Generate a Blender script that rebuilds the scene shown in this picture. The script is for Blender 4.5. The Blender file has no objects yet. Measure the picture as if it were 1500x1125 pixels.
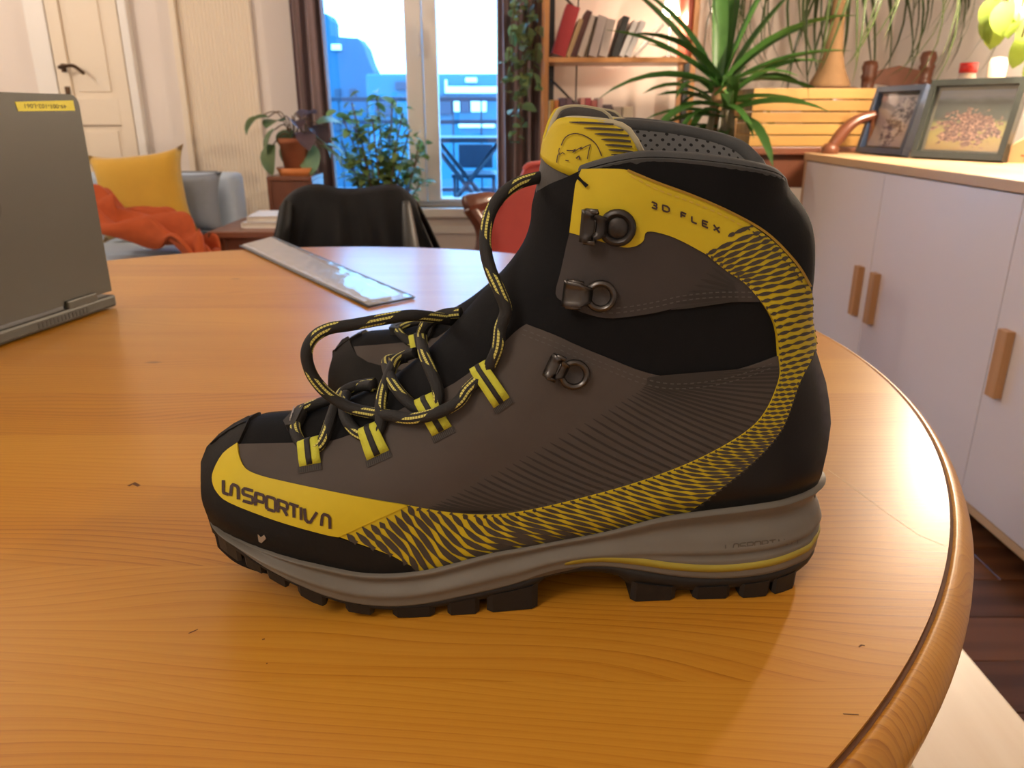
import bpy, bmesh, math, random
import numpy as np
from mathutils import Vector, Matrix
from mathutils.geometry import delaunay_2d_cdt

# ------------------------------------------------------------------ camera, light, exposure
random.seed(7)
S = bpy.context.scene
COL = S.collection
FPX, HORIZON, CAMZ, TABLE = 1125.0, 168.0, 0.98, 0.75
PITCH = math.atan((562.5 - HORIZON) / FPX)
cd = bpy.data.cameras.new('camera'); cam = bpy.data.objects.new('camera', cd); COL.objects.link(cam)
cam.location = (0, 0, CAMZ); cam.rotation_euler = (math.pi / 2 - PITCH, 0, 0)
cd.sensor_width = 36; cd.lens = FPX / 1500 * 36; cd.clip_start = 0.02; cd.clip_end = 300
cd.dof.use_dof = True; cd.dof.focus_distance = 0.36; cd.dof.aperture_fstop = 19
S.camera = cam
W = bpy.data.worlds.new('world'); S.world = W; W.use_nodes = True
bg = W.node_tree.nodes['Background']
bg.inputs[0].default_value = (0.16, 0.50, 1.0, 1); bg.inputs[1].default_value = 7.5
vs = S.view_settings
vs.view_transform = 'Standard'; vs.look = 'None'; vs.gamma = 1; vs.use_curve_mapping = False
vs.exposure = 0.5
WARM = (1.0, 0.80, 0.60)
WARM2 = (1.0, 0.87, 0.74)
LAMP_W, SHELF_W, CEIL_W, FLOOR_W = 68, 6, 28, 36

# ------------------------------------------------------------------ projection helpers (pixels of the 1500x1125 photo -> world)
_s, _c = math.sin(PITCH), math.cos(PITCH)
CAM0 = np.array([0, 0, CAMZ])
def ray(x, y):
    u = (np.asarray(x, float) - 750) / FPX; v = (np.asarray(y, float) - 562.5) / FPX
    return np.stack([u, _c - v * _s, -(_s + v * _c)], -1)
def az(x, y, z):
    d = ray(x, y); return Vector(CAM0 + d * (z - CAMZ) / d[2])
def ax(x, y, X):
    d = ray(x, y); return Vector(CAM0 + d * X / d[0])
def ay(x, y, Y):
    d = ray(x, y); return Vector(CAM0 + d * Y / d[1])

# ------------------------------------------------------------------ object helpers
def mkobj(name, me, parent=None, mat=None):
    o = bpy.data.objects.new(name, me); COL.objects.link(o)
    if parent: o.parent = parent
    if mat is not None and me is not None: me.materials.append(mat)
    return o
def tag(o, label, cat, group=None):
    o['label'] = label; o['category'] = cat
    if group: o['group'] = group
    return o
def thing(name, label, cat, loc=(0, 0, 0), rz=0, group=None):
    o = bpy.data.objects.new(name, None); COL.objects.link(o); o.empty_display_size = .05
    o.location = loc; o.rotation_euler = (0, 0, rz)
    return tag(o, label, cat, group)
def mesh(name, verts, faces, mat=None, parent=None, smooth=False, uv=None):
    me = bpy.data.meshes.new(name)
    me.from_pydata([tuple(map(float, v)) for v in verts], [], [tuple(map(int, f)) for f in faces]); me.update()
    if smooth: me.shade_smooth()
    if uv is not None:
        ul = me.uv_layers.new(name='UVMap'); 
        li = np.zeros(len(me.loops), int); me.loops.foreach_get('vertex_index', li)
        ul.data.foreach_set('uv', np.asarray(uv, float)[li].ravel())
    return mkobj(name, me, parent, mat)
def bm_obj(name, bm, mat=None, parent=None, smooth=False):
    me = bpy.data.meshes.new(name); bm.normal_update(); bm.to_mesh(me); bm.free()
    if smooth: me.shade_smooth()
    return mkobj(name, me, parent, mat)
def bm_box(bm, x0, x1, y0, y1, z0, z1, bevel=0, seg=2):
    r = bmesh.ops.create_cube(bm, size=1)
    for v in r['verts']:
        v.co = Vector((x0 + (v.co.x + .5) * (x1 - x0), y0 + (v.co.y + .5) * (y1 - y0), z0 + (v.co.z + .5) * (z1 - z0)))
    if bevel > 0:
        es = list({e for v in r['verts'] for e in v.link_edges})
        bmesh.ops.bevel(bm, geom=es, offset=bevel, segments=seg, profile=.6, affect='EDGES')
def box(name, b, mat, parent=None, bevel=.003, seg=2, smooth=False):
    bm = bmesh.new(); bm_box(bm, *b, bevel=bevel, seg=seg); return bm_obj(name, bm, mat, parent, smooth)
def catmull(pts, n=8, closed=False):
    P = [np.asarray(p, float) for p in pts]; out = []
    m = len(P); rng = range(m if closed else m - 1)
    for i in rng:
        if closed: a, b, c, d = P[i - 1], P[i], P[(i + 1) % m], P[(i + 2) % m]
        else: a, b, c, d = P[max(i - 1, 0)], P[i], P[i + 1], P[min(i + 2, m - 1)]
        for k in range(n):
            t = k / n
            out.append(.5 * (2 * b + (c - a) * t + (2 * a - 5 * b + 4 * c - d) * t * t + (3 * b - a - 3 * c + d) * t ** 3))
    if not closed: out.append(P[-1])
    return np.array(out)
def tube(name, pts, rad, mat, parent=None, seg=8, flat=1.0, closed=False):
    P = np.asarray(pts, float); n = len(P)
    R = np.full(n, rad) if np.isscalar(rad) else np.asarray(rad, float)
    T = np.gradient(P, axis=0)
    if closed: T = np.roll(P, -1, 0) - np.roll(P, 1, 0)
    T /= np.linalg.norm(T, axis=1)[:, None] + 1e-12
    up = np.array([0, 0, 1.]) if abs(T[0][2]) < .9 else np.array([1., 0, 0])
    N = np.cross(T[0], up); N /= np.linalg.norm(N)
    L = np.r_[0, np.cumsum(np.linalg.norm(np.diff(P, axis=0), axis=1))]
    V, UV = [], []
    for i in range(n):
        N = N - T[i] * N.dot(T[i]); N /= np.linalg.norm(N) + 1e-12
        B = np.cross(T[i], N)
        for k in range(seg + 1):
            a = 2 * math.pi * k / seg
            V.append(P[i] + R[i] * (N * math.cos(a) + B * math.sin(a) * flat)); UV.append((L[i], k / seg))
    Fc = []; w = seg + 1
    for i in range(n if closed else n - 1):
        j = (i + 1) % n
        for k in range(seg): Fc.append((i * w + k, j * w + k, j * w + k + 1, i * w + k + 1))
    if not closed:
        Fc.append(tuple(range(seg))[::1]); Fc.append(tuple(((n - 1) * w + k) for k in reversed(range(seg))))
    return mesh(name, V, Fc, mat, parent, True, UV)
def lathe(name, prof, mat, parent=None, seg=24, smooth=True, loc=(0, 0, 0), closed=False):
    V, Fc = [], []; m = len(prof)
    for i in range(seg):
        a = 2 * math.pi * i / seg
        for r, z in prof: V.append((loc[0] + r * math.cos(a), loc[1] + r * math.sin(a), loc[2] + z))
    for i in range(seg):
        j = (i + 1) % seg
        for k in range(m if closed else m - 1):
            l = (k + 1) % m
            Fc.append((i * m + k, j * m + k, j * m + l, i * m + l))
    if not closed:
        if prof[0][0] > 1e-5: Fc.append(tuple(i * m for i in reversed(range(seg))))
        if prof[-1][0] > 1e-5: Fc.append(tuple(i * m + m - 1 for i in range(seg)))
    return mesh(name, V, Fc, mat, parent, smooth)
def prism(name, poly, axis, a, b, mat, parent=None):
    """extrude a polygon: axis 'y' -> poly in (x,z), axis 'x' -> poly in (y,z), axis 'z' -> poly in (x,y)"""
    def mk(p, t): return {'y': (p[0], t, p[1]), 'x': (t, p[0], p[1]), 'z': (p[0], p[1], t)}[axis]
    n = len(poly); V = [mk(p, a) for p in poly] + [mk(p, b) for p in poly]
    Fc = [tuple(range(n)), tuple(range(2 * n - 1, n - 1, -1))] + [(i, (i + 1) % n, n + (i + 1) % n, n + i) for i in range(n)]
    bm = bmesh.new(); vs_ = [bm.verts.new(v) for v in V]
    for f in Fc: bm.faces.new([vs_[i] for i in f])
    bmesh.ops.recalc_face_normals(bm, faces=bm.faces)
    return bm_obj(name, bm, mat, parent)
def struct(o): o['kind'] = 'structure'; return o

# ------------------------------------------------------------------ materials
class NT:
    def __init__(s, name):
        s.m = bpy.data.materials.new(name); s.m.use_nodes = True; s.t = s.m.node_tree
        s.b = s.t.nodes['Principled BSDF']
    def n(s, typ, **kw):
        nd = s.t.nodes.new(typ)
        for k, v in kw.items():
            if k.startswith('i_'):
                key = k[2:]; key = int(key) if key.isdigit() else key.replace('_', ' ')
                nd.inputs[key].default_value = v
            else: setattr(nd, k, v)
        return nd
    def l(s, a, b): s.t.links.new(a, b)
    def math(s, op, a, b=None, c=None):
        nd = s.n('ShaderNodeMath', operation=op)
        for i, v in enumerate((a, b, c)):
            if v is None: continue
            if hasattr(v, 'links'): s.l(v, nd.inputs[i])
            else: nd.inputs[i].default_value = v
        return nd.outputs[0]
    def mix(s, fac, a, b):
        nd = s.n('ShaderNodeMix', data_type='RGBA')
        for k, v in ((0, fac), (6, a), (7, b)):
            if hasattr(v, 'links'): s.l(v, nd.inputs[k])
            else: nd.inputs[k].default_value = v if k == 0 else (*v[:3], 1)
        return nd.outputs[2]
    def ramp(s, fac, stops):
        nd = s.n('ShaderNodeValToRGB'); e = nd.color_ramp.elements
        while len(e) < len(stops): e.new(.5)
        for i, (p, c) in enumerate(stops): e[i].position = p; e[i].color = (*c[:3], 1)
        s.l(fac, nd.inputs[0]); return nd.outputs[0]
    def coord(s, which='Object', scale=(1, 1, 1), rot=(0, 0, 0)):
        tc = s.n('ShaderNodeTexCoord'); mp = s.n('ShaderNodeMapping')
        mp.inputs['Scale'].default_value = scale; mp.inputs['Rotation'].default_value = rot
        s.l(tc.outputs[which], mp.inputs[0]); return mp.outputs[0]
    def noise(s, vec, scale, detail=4, rough=.5, dist=0):
        nd = s.n('ShaderNodeTexNoise'); nd.inputs['Scale'].default_value = scale; nd.inputs['Detail'].default_value = detail
        nd.inputs['Roughness'].default_value = rough; nd.inputs['Distortion'].default_value = dist
        s.l(vec, nd.inputs['Vector']); return nd.outputs['Fac']
    def bump(s, h, strength=.2, dist=.001):
        nd = s.n('ShaderNodeBump'); nd.inputs['Strength'].default_value = strength; nd.inputs['Distance'].default_value = dist
        s.l(h, nd.inputs['Height']); s.l(nd.outputs[0], s.b.inputs['Normal'])
    def set(s, **kw):
        for k, v in kw.items():
            inp = s.b.inputs[k.replace('_', ' ')]
            if hasattr(v, 'links'): s.l(v, inp)
            else: inp.default_value = (*v[:3], 1) if isinstance(v, tuple) and len(v) == 3 else v
        return s.m
def plain(name, col, rough=.6, var=.12, scale=30, metal=0, bump=0, bscale=200, bdist=.0005, sheen=0, coat=0, spec=.5, which='Object'):
    k = NT(name); v = k.coord(which)
    f = k.noise(v, scale, 3)
    c = k.mix(f, tuple(x * (1 - var) for x in col), tuple(min(1, x * (1 + var)) for x in col))
    k.set(Base_Color=c, Roughness=rough, Metallic=metal)
    k.b.inputs['Specular IOR Level'].default_value = spec
    if sheen: k.b.inputs['Sheen Weight'].default_value = sheen
    if coat: k.b.inputs['Coat Weight'].default_value = coat; k.b.inputs['Coat Roughness'].default_value = .15
    if bump: k.bump(k.noise(v, bscale, 3), bump, bdist)
    return k.m
def wood(name, c1, c2, grain=(1.5, 40, 40), rough=.4, coat=0, big=1.0, knots=False, rnd=.25, bump=.05, which='Object'):
    k = NT(name); v = k.coord(which, grain)
    oi = k.n('ShaderNodeObjectInfo'); rn = oi.outputs['Random']
    vv = k.n('ShaderNodeVectorMath', operation='ADD'); cmb = k.n('ShaderNodeCombineXYZ')
    k.l(k.math('MULTIPLY', rn, 37.0), cmb.inputs[0]); k.l(k.math('MULTIPLY', rn, 91.0), cmb.inputs[1])
    k.l(v, vv.inputs[0]); k.l(cmb.outputs[0], vv.inputs[1]); v = vv.outputs[0]
    fine = k.noise(v, 1.0, 5, .6, .3); broad = k.noise(v, .13 * big, 3, .5, .6)
    wv = k.n('ShaderNodeTexWave', wave_type='BANDS', bands_direction='Y', i_Scale=.16, i_Distortion=5.0, i_Detail=2.0, i_Detail_Scale=.35)
    k.l(v, wv.inputs['Vector'])
    f = k.math('ADD', k.math('MULTIPLY', fine, .45), k.math('ADD', k.math('MULTIPLY', broad, .45), k.math('MULTIPLY', wv.outputs['Fac'], .22)))
    f = k.math('ADD', f, k.math('MULTIPLY', k.math('SUBTRACT', rn, .5), rnd))
    col = k.ramp(f, [(.32, c2), (.72, c1)])
    if knots:
        vo = k.n('ShaderNodeTexVoronoi', i_Scale=4.2); kv = k.coord(which, (1, 1.6, 1)); k.l(kv, vo.inputs['Vector'])
        kn = k.n('ShaderNodeMapRange'); k.l(vo.outputs['Distance'], kn.inputs[0])
        kn.inputs[1].default_value = .022; kn.inputs[2].default_value = .045; kn.inputs[3].default_value = .75; kn.inputs[4].default_value = 0
        col = k.mix(kn.outputs[0], col, (.16, .05, .012))
    k.set(Base_Color=col, Roughness=rough)
    if coat: k.b.inputs['Coat Weight'].default_value = coat; k.b.inputs['Coat Roughness'].default_value = .18
    if bump: k.bump(fine, bump, .001)
    return k.m
def emit(name, col, st):
    k = NT(name); k.set(Base_Color=col, Emission_Color=col); k.b.inputs['Emission Strength'].default_value = st; return k.m
M = {}
M['wall'] = plain('wall paint', (.78, .69, .62), .85, .03, 3, bump=.1, bscale=60)
M['wall2'] = plain('pale wall paint', (.80, .75, .70), .85, .03, 3, bump=.1, bscale=60)
M['ceil'] = plain('ceiling paint', (.85, .82, .78), .9, .02)
M['doorpaint'] = plain('cream door paint', (.80, .68, .53), .5, .03, 4)
M['trim'] = plain('white trim paint', (.83, .78, .72), .45, .03, 4)
M['wframe'] = plain('window frame white', (.84, .78, .72), .35, .02, 4)
def pine(name, c1, c2, c3, sx, rnd):
    """lacquered pine: broad tone, growth rings and fine dark pores running along X"""
    k = NT(name); oi = k.n('ShaderNodeObjectInfo'); rn = oi.outputs['Random']; tc = k.n('ShaderNodeTexCoord')
    cmb = k.n('ShaderNodeCombineXYZ'); k.l(k.math('MULTIPLY', rn, 7.0), cmb.inputs[0]); k.l(k.math('MULTIPLY', rn, 3.0), cmb.inputs[2])
    ad = k.n('ShaderNodeVectorMath', operation='ADD'); k.l(tc.outputs['Object'], ad.inputs[0]); k.l(cmb.outputs[0], ad.inputs[1])
    def mp(sc):
        m = k.n('ShaderNodeMapping'); m.inputs['Scale'].default_value = sc; k.l(ad.outputs[0], m.inputs[0]); return m.outputs[0]
    warp = k.noise(mp((1.6 * sx, 5, 1)), 1.0, 2)
    sp = k.n('ShaderNodeSeparateXYZ'); k.l(ad.outputs[0], sp.inputs[0])
    rp = k.math('ADD', k.math('MULTIPLY', sp.outputs[1], 190.0), k.math('MULTIPLY', warp, 34.0))
    ring = k.math('FRACT', rp); ring = k.math('POWER', ring, 3.0)
    ring2 = k.math('FRACT', k.math('MULTIPLY', rp, 2.7)); ring2 = k.math('POWER', ring2, 2.0)
    fine = k.noise(mp((5 * sx, 420, 60)), 1.0, 4, .65); mid = k.noise(mp((2.2 * sx, 26, 8)), 1.0, 4, .6); broad = k.noise(mp((.9 * sx, 6, 1)), 1.0, 2)
    f = k.math('ADD', k.math('MULTIPLY', broad, .55), k.math('ADD', k.math('MULTIPLY', mid, .35), k.math('MULTIPLY', fine, .22)))
    f = k.math('SUBTRACT', f, k.math('ADD', k.math('MULTIPLY', ring, .20), k.math('MULTIPLY', ring2, .08)))
    f = k.math('ADD', f, k.math('MULTIPLY', k.math('SUBTRACT', rn, .5), rnd))
    col = k.ramp(f, [(.20, c3), (.42, c2), (.70, c1)])
    vo = k.n('ShaderNodeTexVoronoi', i_Scale=5.0); k.l(mp((1, 2.2, 1)), vo.inputs['Vector'])
    kn = k.n('ShaderNodeMapRange'); k.l(vo.outputs['Distance'], kn.inputs[0])
    kn.inputs[1].default_value = .018; kn.inputs[2].default_value = .05; kn.inputs[3].default_value = .7; kn.inputs[4].default_value = 0
    col = k.mix(kn.outputs[0], col, (.13, .045, .012))
    k.set(Base_Color=col, Roughness=.36); k.b.inputs['Specular IOR Level'].default_value = .4; k.b.inputs['Coat Weight'].default_value = .2; k.b.inputs['Coat Roughness'].default_value = .2
    k.bump(fine, .04, .001); return k.m
M['pine'] = pine('lacquered pine', (.60, .285, .030), (.52, .215, .017), (.33, .11, .007), 1.0, .05)
M['pinerim'] = pine('lacquered pine edging', (.60, .30, .045), (.50, .22, .024), (.32, .115, .010), 5.0, .05)
M['oak'] = wood('oak veneer', (.66, .45, .26), (.52, .33, .17), (40, 1.5, 40), .45)
M['handle'] = wood('oak handle', (.56, .30, .13), (.42, .21, .085), (60, 60, 3), .5)
M['floor'] = wood('dark floor boards', (.20, .075, .026), (.085, .028, .010), (1.5, 30, 30), .4, .2, rnd=.35)
M['bench'] = wood('pale bench wood', (.88, .78, .62), (.74, .60, .42), (30, 2, 30), .4, .2, rnd=.1)
M['white'] = plain('white lacquer', (.76, .70, .69), .35, .015, 3)
M['darkwood'] = wood('dark walnut', (.17, .055, .025), (.07, .022, .012), (20, 20, 4), .35, .3)
M['midwood'] = wood('red brown wood', (.20, .068, .032), (.11, .036, .018), (20, 20, 4), .4, .2)
M['shelfwood'] = wood('orange shelf pine', (.70, .33, .11), (.52, .22, .06), (20, 20, 3), .4, .2)
M['boxwood'] = wood('yellow crate wood', (.50, .28, .065), (.34, .17, .035), (3, 30, 30), .5)
M['curtain'] = plain('mauve brown curtain', (.24, .165, .165), .9, .1, 20, sheen=.2)
M['sofa'] = plain('blue grey sofa fabric', (.42, .50, .60), .9, .06, 40, bump=.2, bscale=600, sheen=.2)
M['sofad'] = plain('slate cushion fabric', (.24, .26, .29), .9, .06, 40, bump=.2, bscale=600)
M['mustard'] = plain('mustard velvet', (.56, .31, .022), .8, .12, 12, sheen=.25)
M['orange'] = plain('orange knit blanket', (.42, .07, .011), .9, .15, 40, bump=.3, bscale=300, bdist=.002)
M['jacket'] = plain('black jacket cloth', (.009, .009, .0095), .65, .2, 20, bump=.3, bscale=14, bdist=.012, spec=.25)
M['pinkred'] = plain('coral red upholstery', (.58, .105, .085), .8, .08, 30, sheen=.2)
M['terracotta'] = plain('terracotta', (.40, .13, .055), .8, .12, 20)
M['orangeclay'] = plain('bright clay saucer', (.66, .22, .06), .6, .1, 20)
M['soil'] = plain('potting soil', (.035, .022, .014), .95, .3, 60)
M['lampshade'] = emit('lit lamp shade', (1, .86, .62), 4.0)
M['black'] = plain('black metal', (.012, .012, .013), .4, .1)
def leafmat(name, c, rough=.4):
    k = NT(name); oi = k.n('ShaderNodeObjectInfo'); v = k.coord('Object'); f = k.noise(v, 25, 3)
    a = k.mix(f, tuple(x * .75 for x in c), tuple(x * 1.25 for x in c))
    h = k.n('ShaderNodeHueSaturation'); k.l(a, h.inputs['Color'])
    k.l(k.math('ADD', k.math('MULTIPLY', oi.outputs['Random'], .8), .6), h.inputs['Value'])
    k.set(Base_Color=h.outputs[0], Roughness=rough)
    tr = k.n('ShaderNodeBsdfTranslucent'); k.l(h.outputs[0], tr.inputs[0]); mx = k.n('ShaderNodeMixShader', i_0=.35)
    k.l(k.b.outputs[0], mx.inputs[1]); k.l(tr.outputs[0], mx.inputs[2]); k.l(mx.outputs[0], k.t.nodes['Material Output'].inputs[0])
    return k.m
M['leaf'] = leafmat('strappy leaf green', (.065, .17, .035))
M['leafpale'] = leafmat('grey green leaf', (.07, .105, .035))
M['leafivy'] = leafmat('ivy leaf green', (.22, .28, .10))
M['leafbush'] = leafmat('bush leaf green', (.20, .28, .08))
M['leafround'] = leafmat('round leaf green', (.17, .24, .10))
M['leaflime'] = leafmat('lime leaf', (.26, .36, .06))
M['stem'] = plain('stem brown', (.14, .085, .04), .8, .2, 40)
M['trunk'] = plain('tan trunk', (.30, .17, .075), .8, .2, 30, bump=.3, bscale=60, bdist=.004)
# ------------------------------------------------------------------ room shell
XL, XR, YB, YF, ZC = -3.4, 1.95, 4.3, -1.9, 2.65
WX0, WX1, WZ0, WZ1 = -1.08, 0.02, 0.50, 2.35
def wall_with_hole():
    bm = bmesh.new()
    bm_box(bm, XL, WX0, YB, YB + .25, 0, ZC); bm_box(bm, WX1, XR + .1, YB, YB + .25, 0, ZC)
    bm_box(bm, WX0, WX1, YB, YB + .25, 0, WZ0); bm_box(bm, WX0, WX1, YB, YB + .25, WZ1, ZC)
    return struct(bm_obj('wall_back', bm, M['wall']))
wall_back = wall_with_hole()
struct(box('wall_right', (XR, XR + .1, YF, YB, 0, ZC), M['wall2'], bevel=0))
struct(box('wall_left', (XL - .1, XL, YF, YB + .25, 0, ZC), M['wall2'], bevel=0))
struct(box('wall_front', (XL - .1, XR + .1, YF - .1, YF, 0, ZC), M['wall2'], bevel=0))
struct(box('ceiling', (XL - .1, XR + .1, YF - .1, YB + .25, ZC, ZC + .1), M['ceil'], bevel=0))
floor = struct(box('floor', (XL, XR, YF, YB, -.06, -.012), M['floor'], bevel=0))
def floor_planks():
    w = .135; y = YF; i = 0
    while y < YB - .01:
        y1 = min(y + w, YB); x = XL + random.uniform(.4, 1.6); xs = [XL]
        while x < XR - .4: xs.append(x); x += random.uniform(1.3, 2.1)
        xs.append(XR)
        for a, b in zip(xs, xs[1:]):
            box('plank', (a + .001, b - .001, y + .0012, y1 - .0012, -.012, random.uniform(-.001, .0)), M['floor'], floor, bevel=.0012, seg=1)
        y = y1
floor_planks()
struct(box('baseboard_back', (XL, WX0 - .0, YB - .018, YB, 0, .13), M['trim']))
struct(box('baseboard_right', (XR - .018, XR, YF, YB - .02, 0, .13), M['trim']))

# door on the left of the back wall
def door():
    o = bpy.data.objects.new('door_1', None); COL.objects.link(o); struct(o)
    x0, x1 = ay(88, 100, YB).x, ay(189, 100, YB).x
    o.location = (x0, YB - .03, 0); w = x1 - x0; z = lambda y: ay(140, y, YB).z
    rails = [(0, .14), (z(183), z(144)), (1.98, 2.08)]
    bm = bmesh.new()
    bm_box(bm, 0, .065, -.012, .02, 0, 2.08, .002); bm_box(bm, w - .065, w, -.012, .02, 0, 2.08, .002)
    for a, b in rails: bm_box(bm, .065, w - .065, -.012, .02, a, b, .002)
    bm_obj('door_leaf', bm, M['doorpaint'], o)
    for a, b in ((.14, z(183)), (z(144), 1.98)):
        box('door_panel', (.065, w - .065, .004, .018, a, b), M['doorpaint'], o, .001)
        bm = bmesh.new(); bm_box(bm, .095, w - .095, -.003, .006, a + .03, b - .03, .004); bm_obj('door_moulding', bm, M['doorpaint'], o)
    bz = plain('aged bronze', (.10, .06, .035), .35, metal=.8)
    hz = ay(103, 100, YB).z
    tube('door_handle', catmull([(.043, -.016, hz), (.043, -.055, hz), (.07, -.062, hz + .004), (.12, -.06, hz + .006), (.165, -.058, hz - .03)], 6), .009, bz, o)
    for zz_ in (hz, ay(107, 133, YB).z): box('rosette', (.030, .056, -.018, -.012, zz_ - .02, zz_ + .02), bz, o, .004)
    for a, b, zz0, zz1, nm in ((-.11, -.006, 0, 2.2, 'trim_1'), (w + .006, w + .05, 0, 2.2, 'trim_2')):
        struct(box(nm, (x0 + a, x0 + b, YB - .045, YB, zz0, zz1), M['trim'], bevel=.006))
    struct(box('trim_3', (x0 - .11, x1 + .05, YB - .05, YB, 2.2, 2.32), M['trim'], bevel=.006))
door()
def folding_door():
    o = bpy.data.objects.new('door_2', None); COL.objects.link(o); struct(o)
    x0, x1 = ay(279, 150, YB).x, ay(382, 150, YB).x; o.location = (x0, YB - .02, 0); n = 20; w = (x1 - x0) / n
    for i in range(n):
        m = mesh('slat', [(i * w, 0, .02), ((i + .5) * w, -.005, .02), ((i + 1) * w, 0, .02), (i * w, 0, 2.4), ((i + .5) * w, -.005, 2.4), ((i + 1) * w, 0, 2.4),
                          (i * w, .012, .02), ((i + 1) * w, .012, .02), (i * w, .012, 2.4), ((i + 1) * w, .012, 2.4)],
                 [(0, 1, 4, 3), (1, 2, 5, 4), (6, 8, 9, 7), (0, 3, 8, 6), (2, 7, 9, 5), (0, 6, 7, 2, 1), (3, 4, 5, 9, 8)], M['doorpaint'], o)
    box('side_post', (-.03, 0, -.03, .02, 0, 2.45), M['doorpaint'], o)
folding_door()

# window
def glass_mat():
    k = NT('window glass'); nt = k.t
    tr = k.n('ShaderNodeBsdfTransparent'); gl = k.n('ShaderNodeBsdfGlossy', i_Roughness=.02); mx = k.n('ShaderNodeMixShader', i_0=.05)
    k.l(tr.outputs[0], mx.inputs[1]); k.l(gl.outputs[0], mx.inputs[2]); k.l(mx.outputs[0], nt.nodes['Material Output'].inputs[0]); return k.m
M['glass'] = glass_mat()
def window():
    o = bpy.data.objects.new('window_1', None); COL.objects.link(o); struct(o); o.location = (0, YB + .04, 0)
    def fr(nm, b): return box(nm, b, M['wframe'], o, .006)
    fr('window_frame', (WX0, WX0 + .05, 0, .08, WZ0, WZ1)); fr('window_frame', (WX1 - .05, WX1, 0, .08, WZ0, WZ1))
    fr('window_frame', (WX0, WX1, 0, .08, WZ0 - .0, WZ0 + .03)); fr('window_frame', (WX0, WX1, 0, .08, WZ1 - .05, WZ1))
    ml, mm, mr = ay(597, 180, YB).x, ay(622, 180, YB).x, ay(643, 180, YB).x
    zb = ay(680, 291, YB).z
    for a, b, g0, g1 in ((WX0 + .05, mm - .002, WX0 + .10, ml), (mm + .002, WX1 - .05, mr, WX1 - .10)):
        bm = bmesh.new()
        bm_box(bm, a, g0, -.03, .03, WZ0 + .03, WZ1 - .05, .006); bm_box(bm, g1, b, -.03, .03, WZ0 + .03, WZ1 - .05, .006)
        bm_box(bm, g0, g1, -.03, .03, WZ0 + .03, zb, .006); bm_box(bm, g0, g1, -.03, .03, WZ1 - .12, WZ1 - .05, .006)
        s_ = bm_obj('sash', bm, M['wframe'], o)
        box('pane', (g0 - .01, g1 + .01, -.004, .004, zb - .01, WZ1 - .11), M['glass'], s_, 0)
    hz = ay(614, 45, YB).z
    box('handle_plate', (mm - .022, mm - .002, -.042, -.03, hz - .05, hz + .05), M['wframe'], o, .004)
    box('window_handle', (mm - .022, mm - .004, -.065, -.045, hz - .12, hz + .015), M['wframe'], o, .005)
    box('window_sill', (WX0 - .04, WX1 + .04, -.09, .0, WZ0 - .05, WZ0), M['wframe'], o, .008)
window()
struct(box('trim_4', (WX0, WX1, YB - .02, YB, .36, .40), M['trim']))
# curtains
def curtain(x0, x1, label, folds, amp, y):
    n = 90; V, Fc = [], []; zs = np.linspace(.03, 2.5, 14)
    for zi, z in enumerate(zs):
        for i in range(n + 1):
            t = i / n; ph = t * folds * 2 * math.pi
            x = x0 + (x1 - x0) * t + .012 * math.sin(ph * .5 + z)
            V.append((x, y + amp * math.sin(ph + .25 * math.sin(z * 2)) + .012 * math.sin(ph * 2.3 + z), z))
    for a in range(len(zs) - 1):
        for i in range(n): b = a * (n + 1) + i; Fc.append((b, b + 1, b + n + 2, b + n + 1))
    o = mesh('curtain', V, Fc, M['curtain'], None, True); md = o.modifiers.new('t', 'SOLIDIFY'); md.thickness = .003
    tag(o, label, 'curtain', 'mauve window curtains'); return o
curtain(ay(430, 120, 4.22).x, ay(486, 120, 4.22).x, 'mauve brown curtain hanging at the left side of the window', 3, .03, 4.21)
curtain(ay(727, 120, 4.22).x, ay(800, 120, 4.22).x, 'mauve brown curtain between the window and the bookshelf', 4, .035, 4.21)

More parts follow.
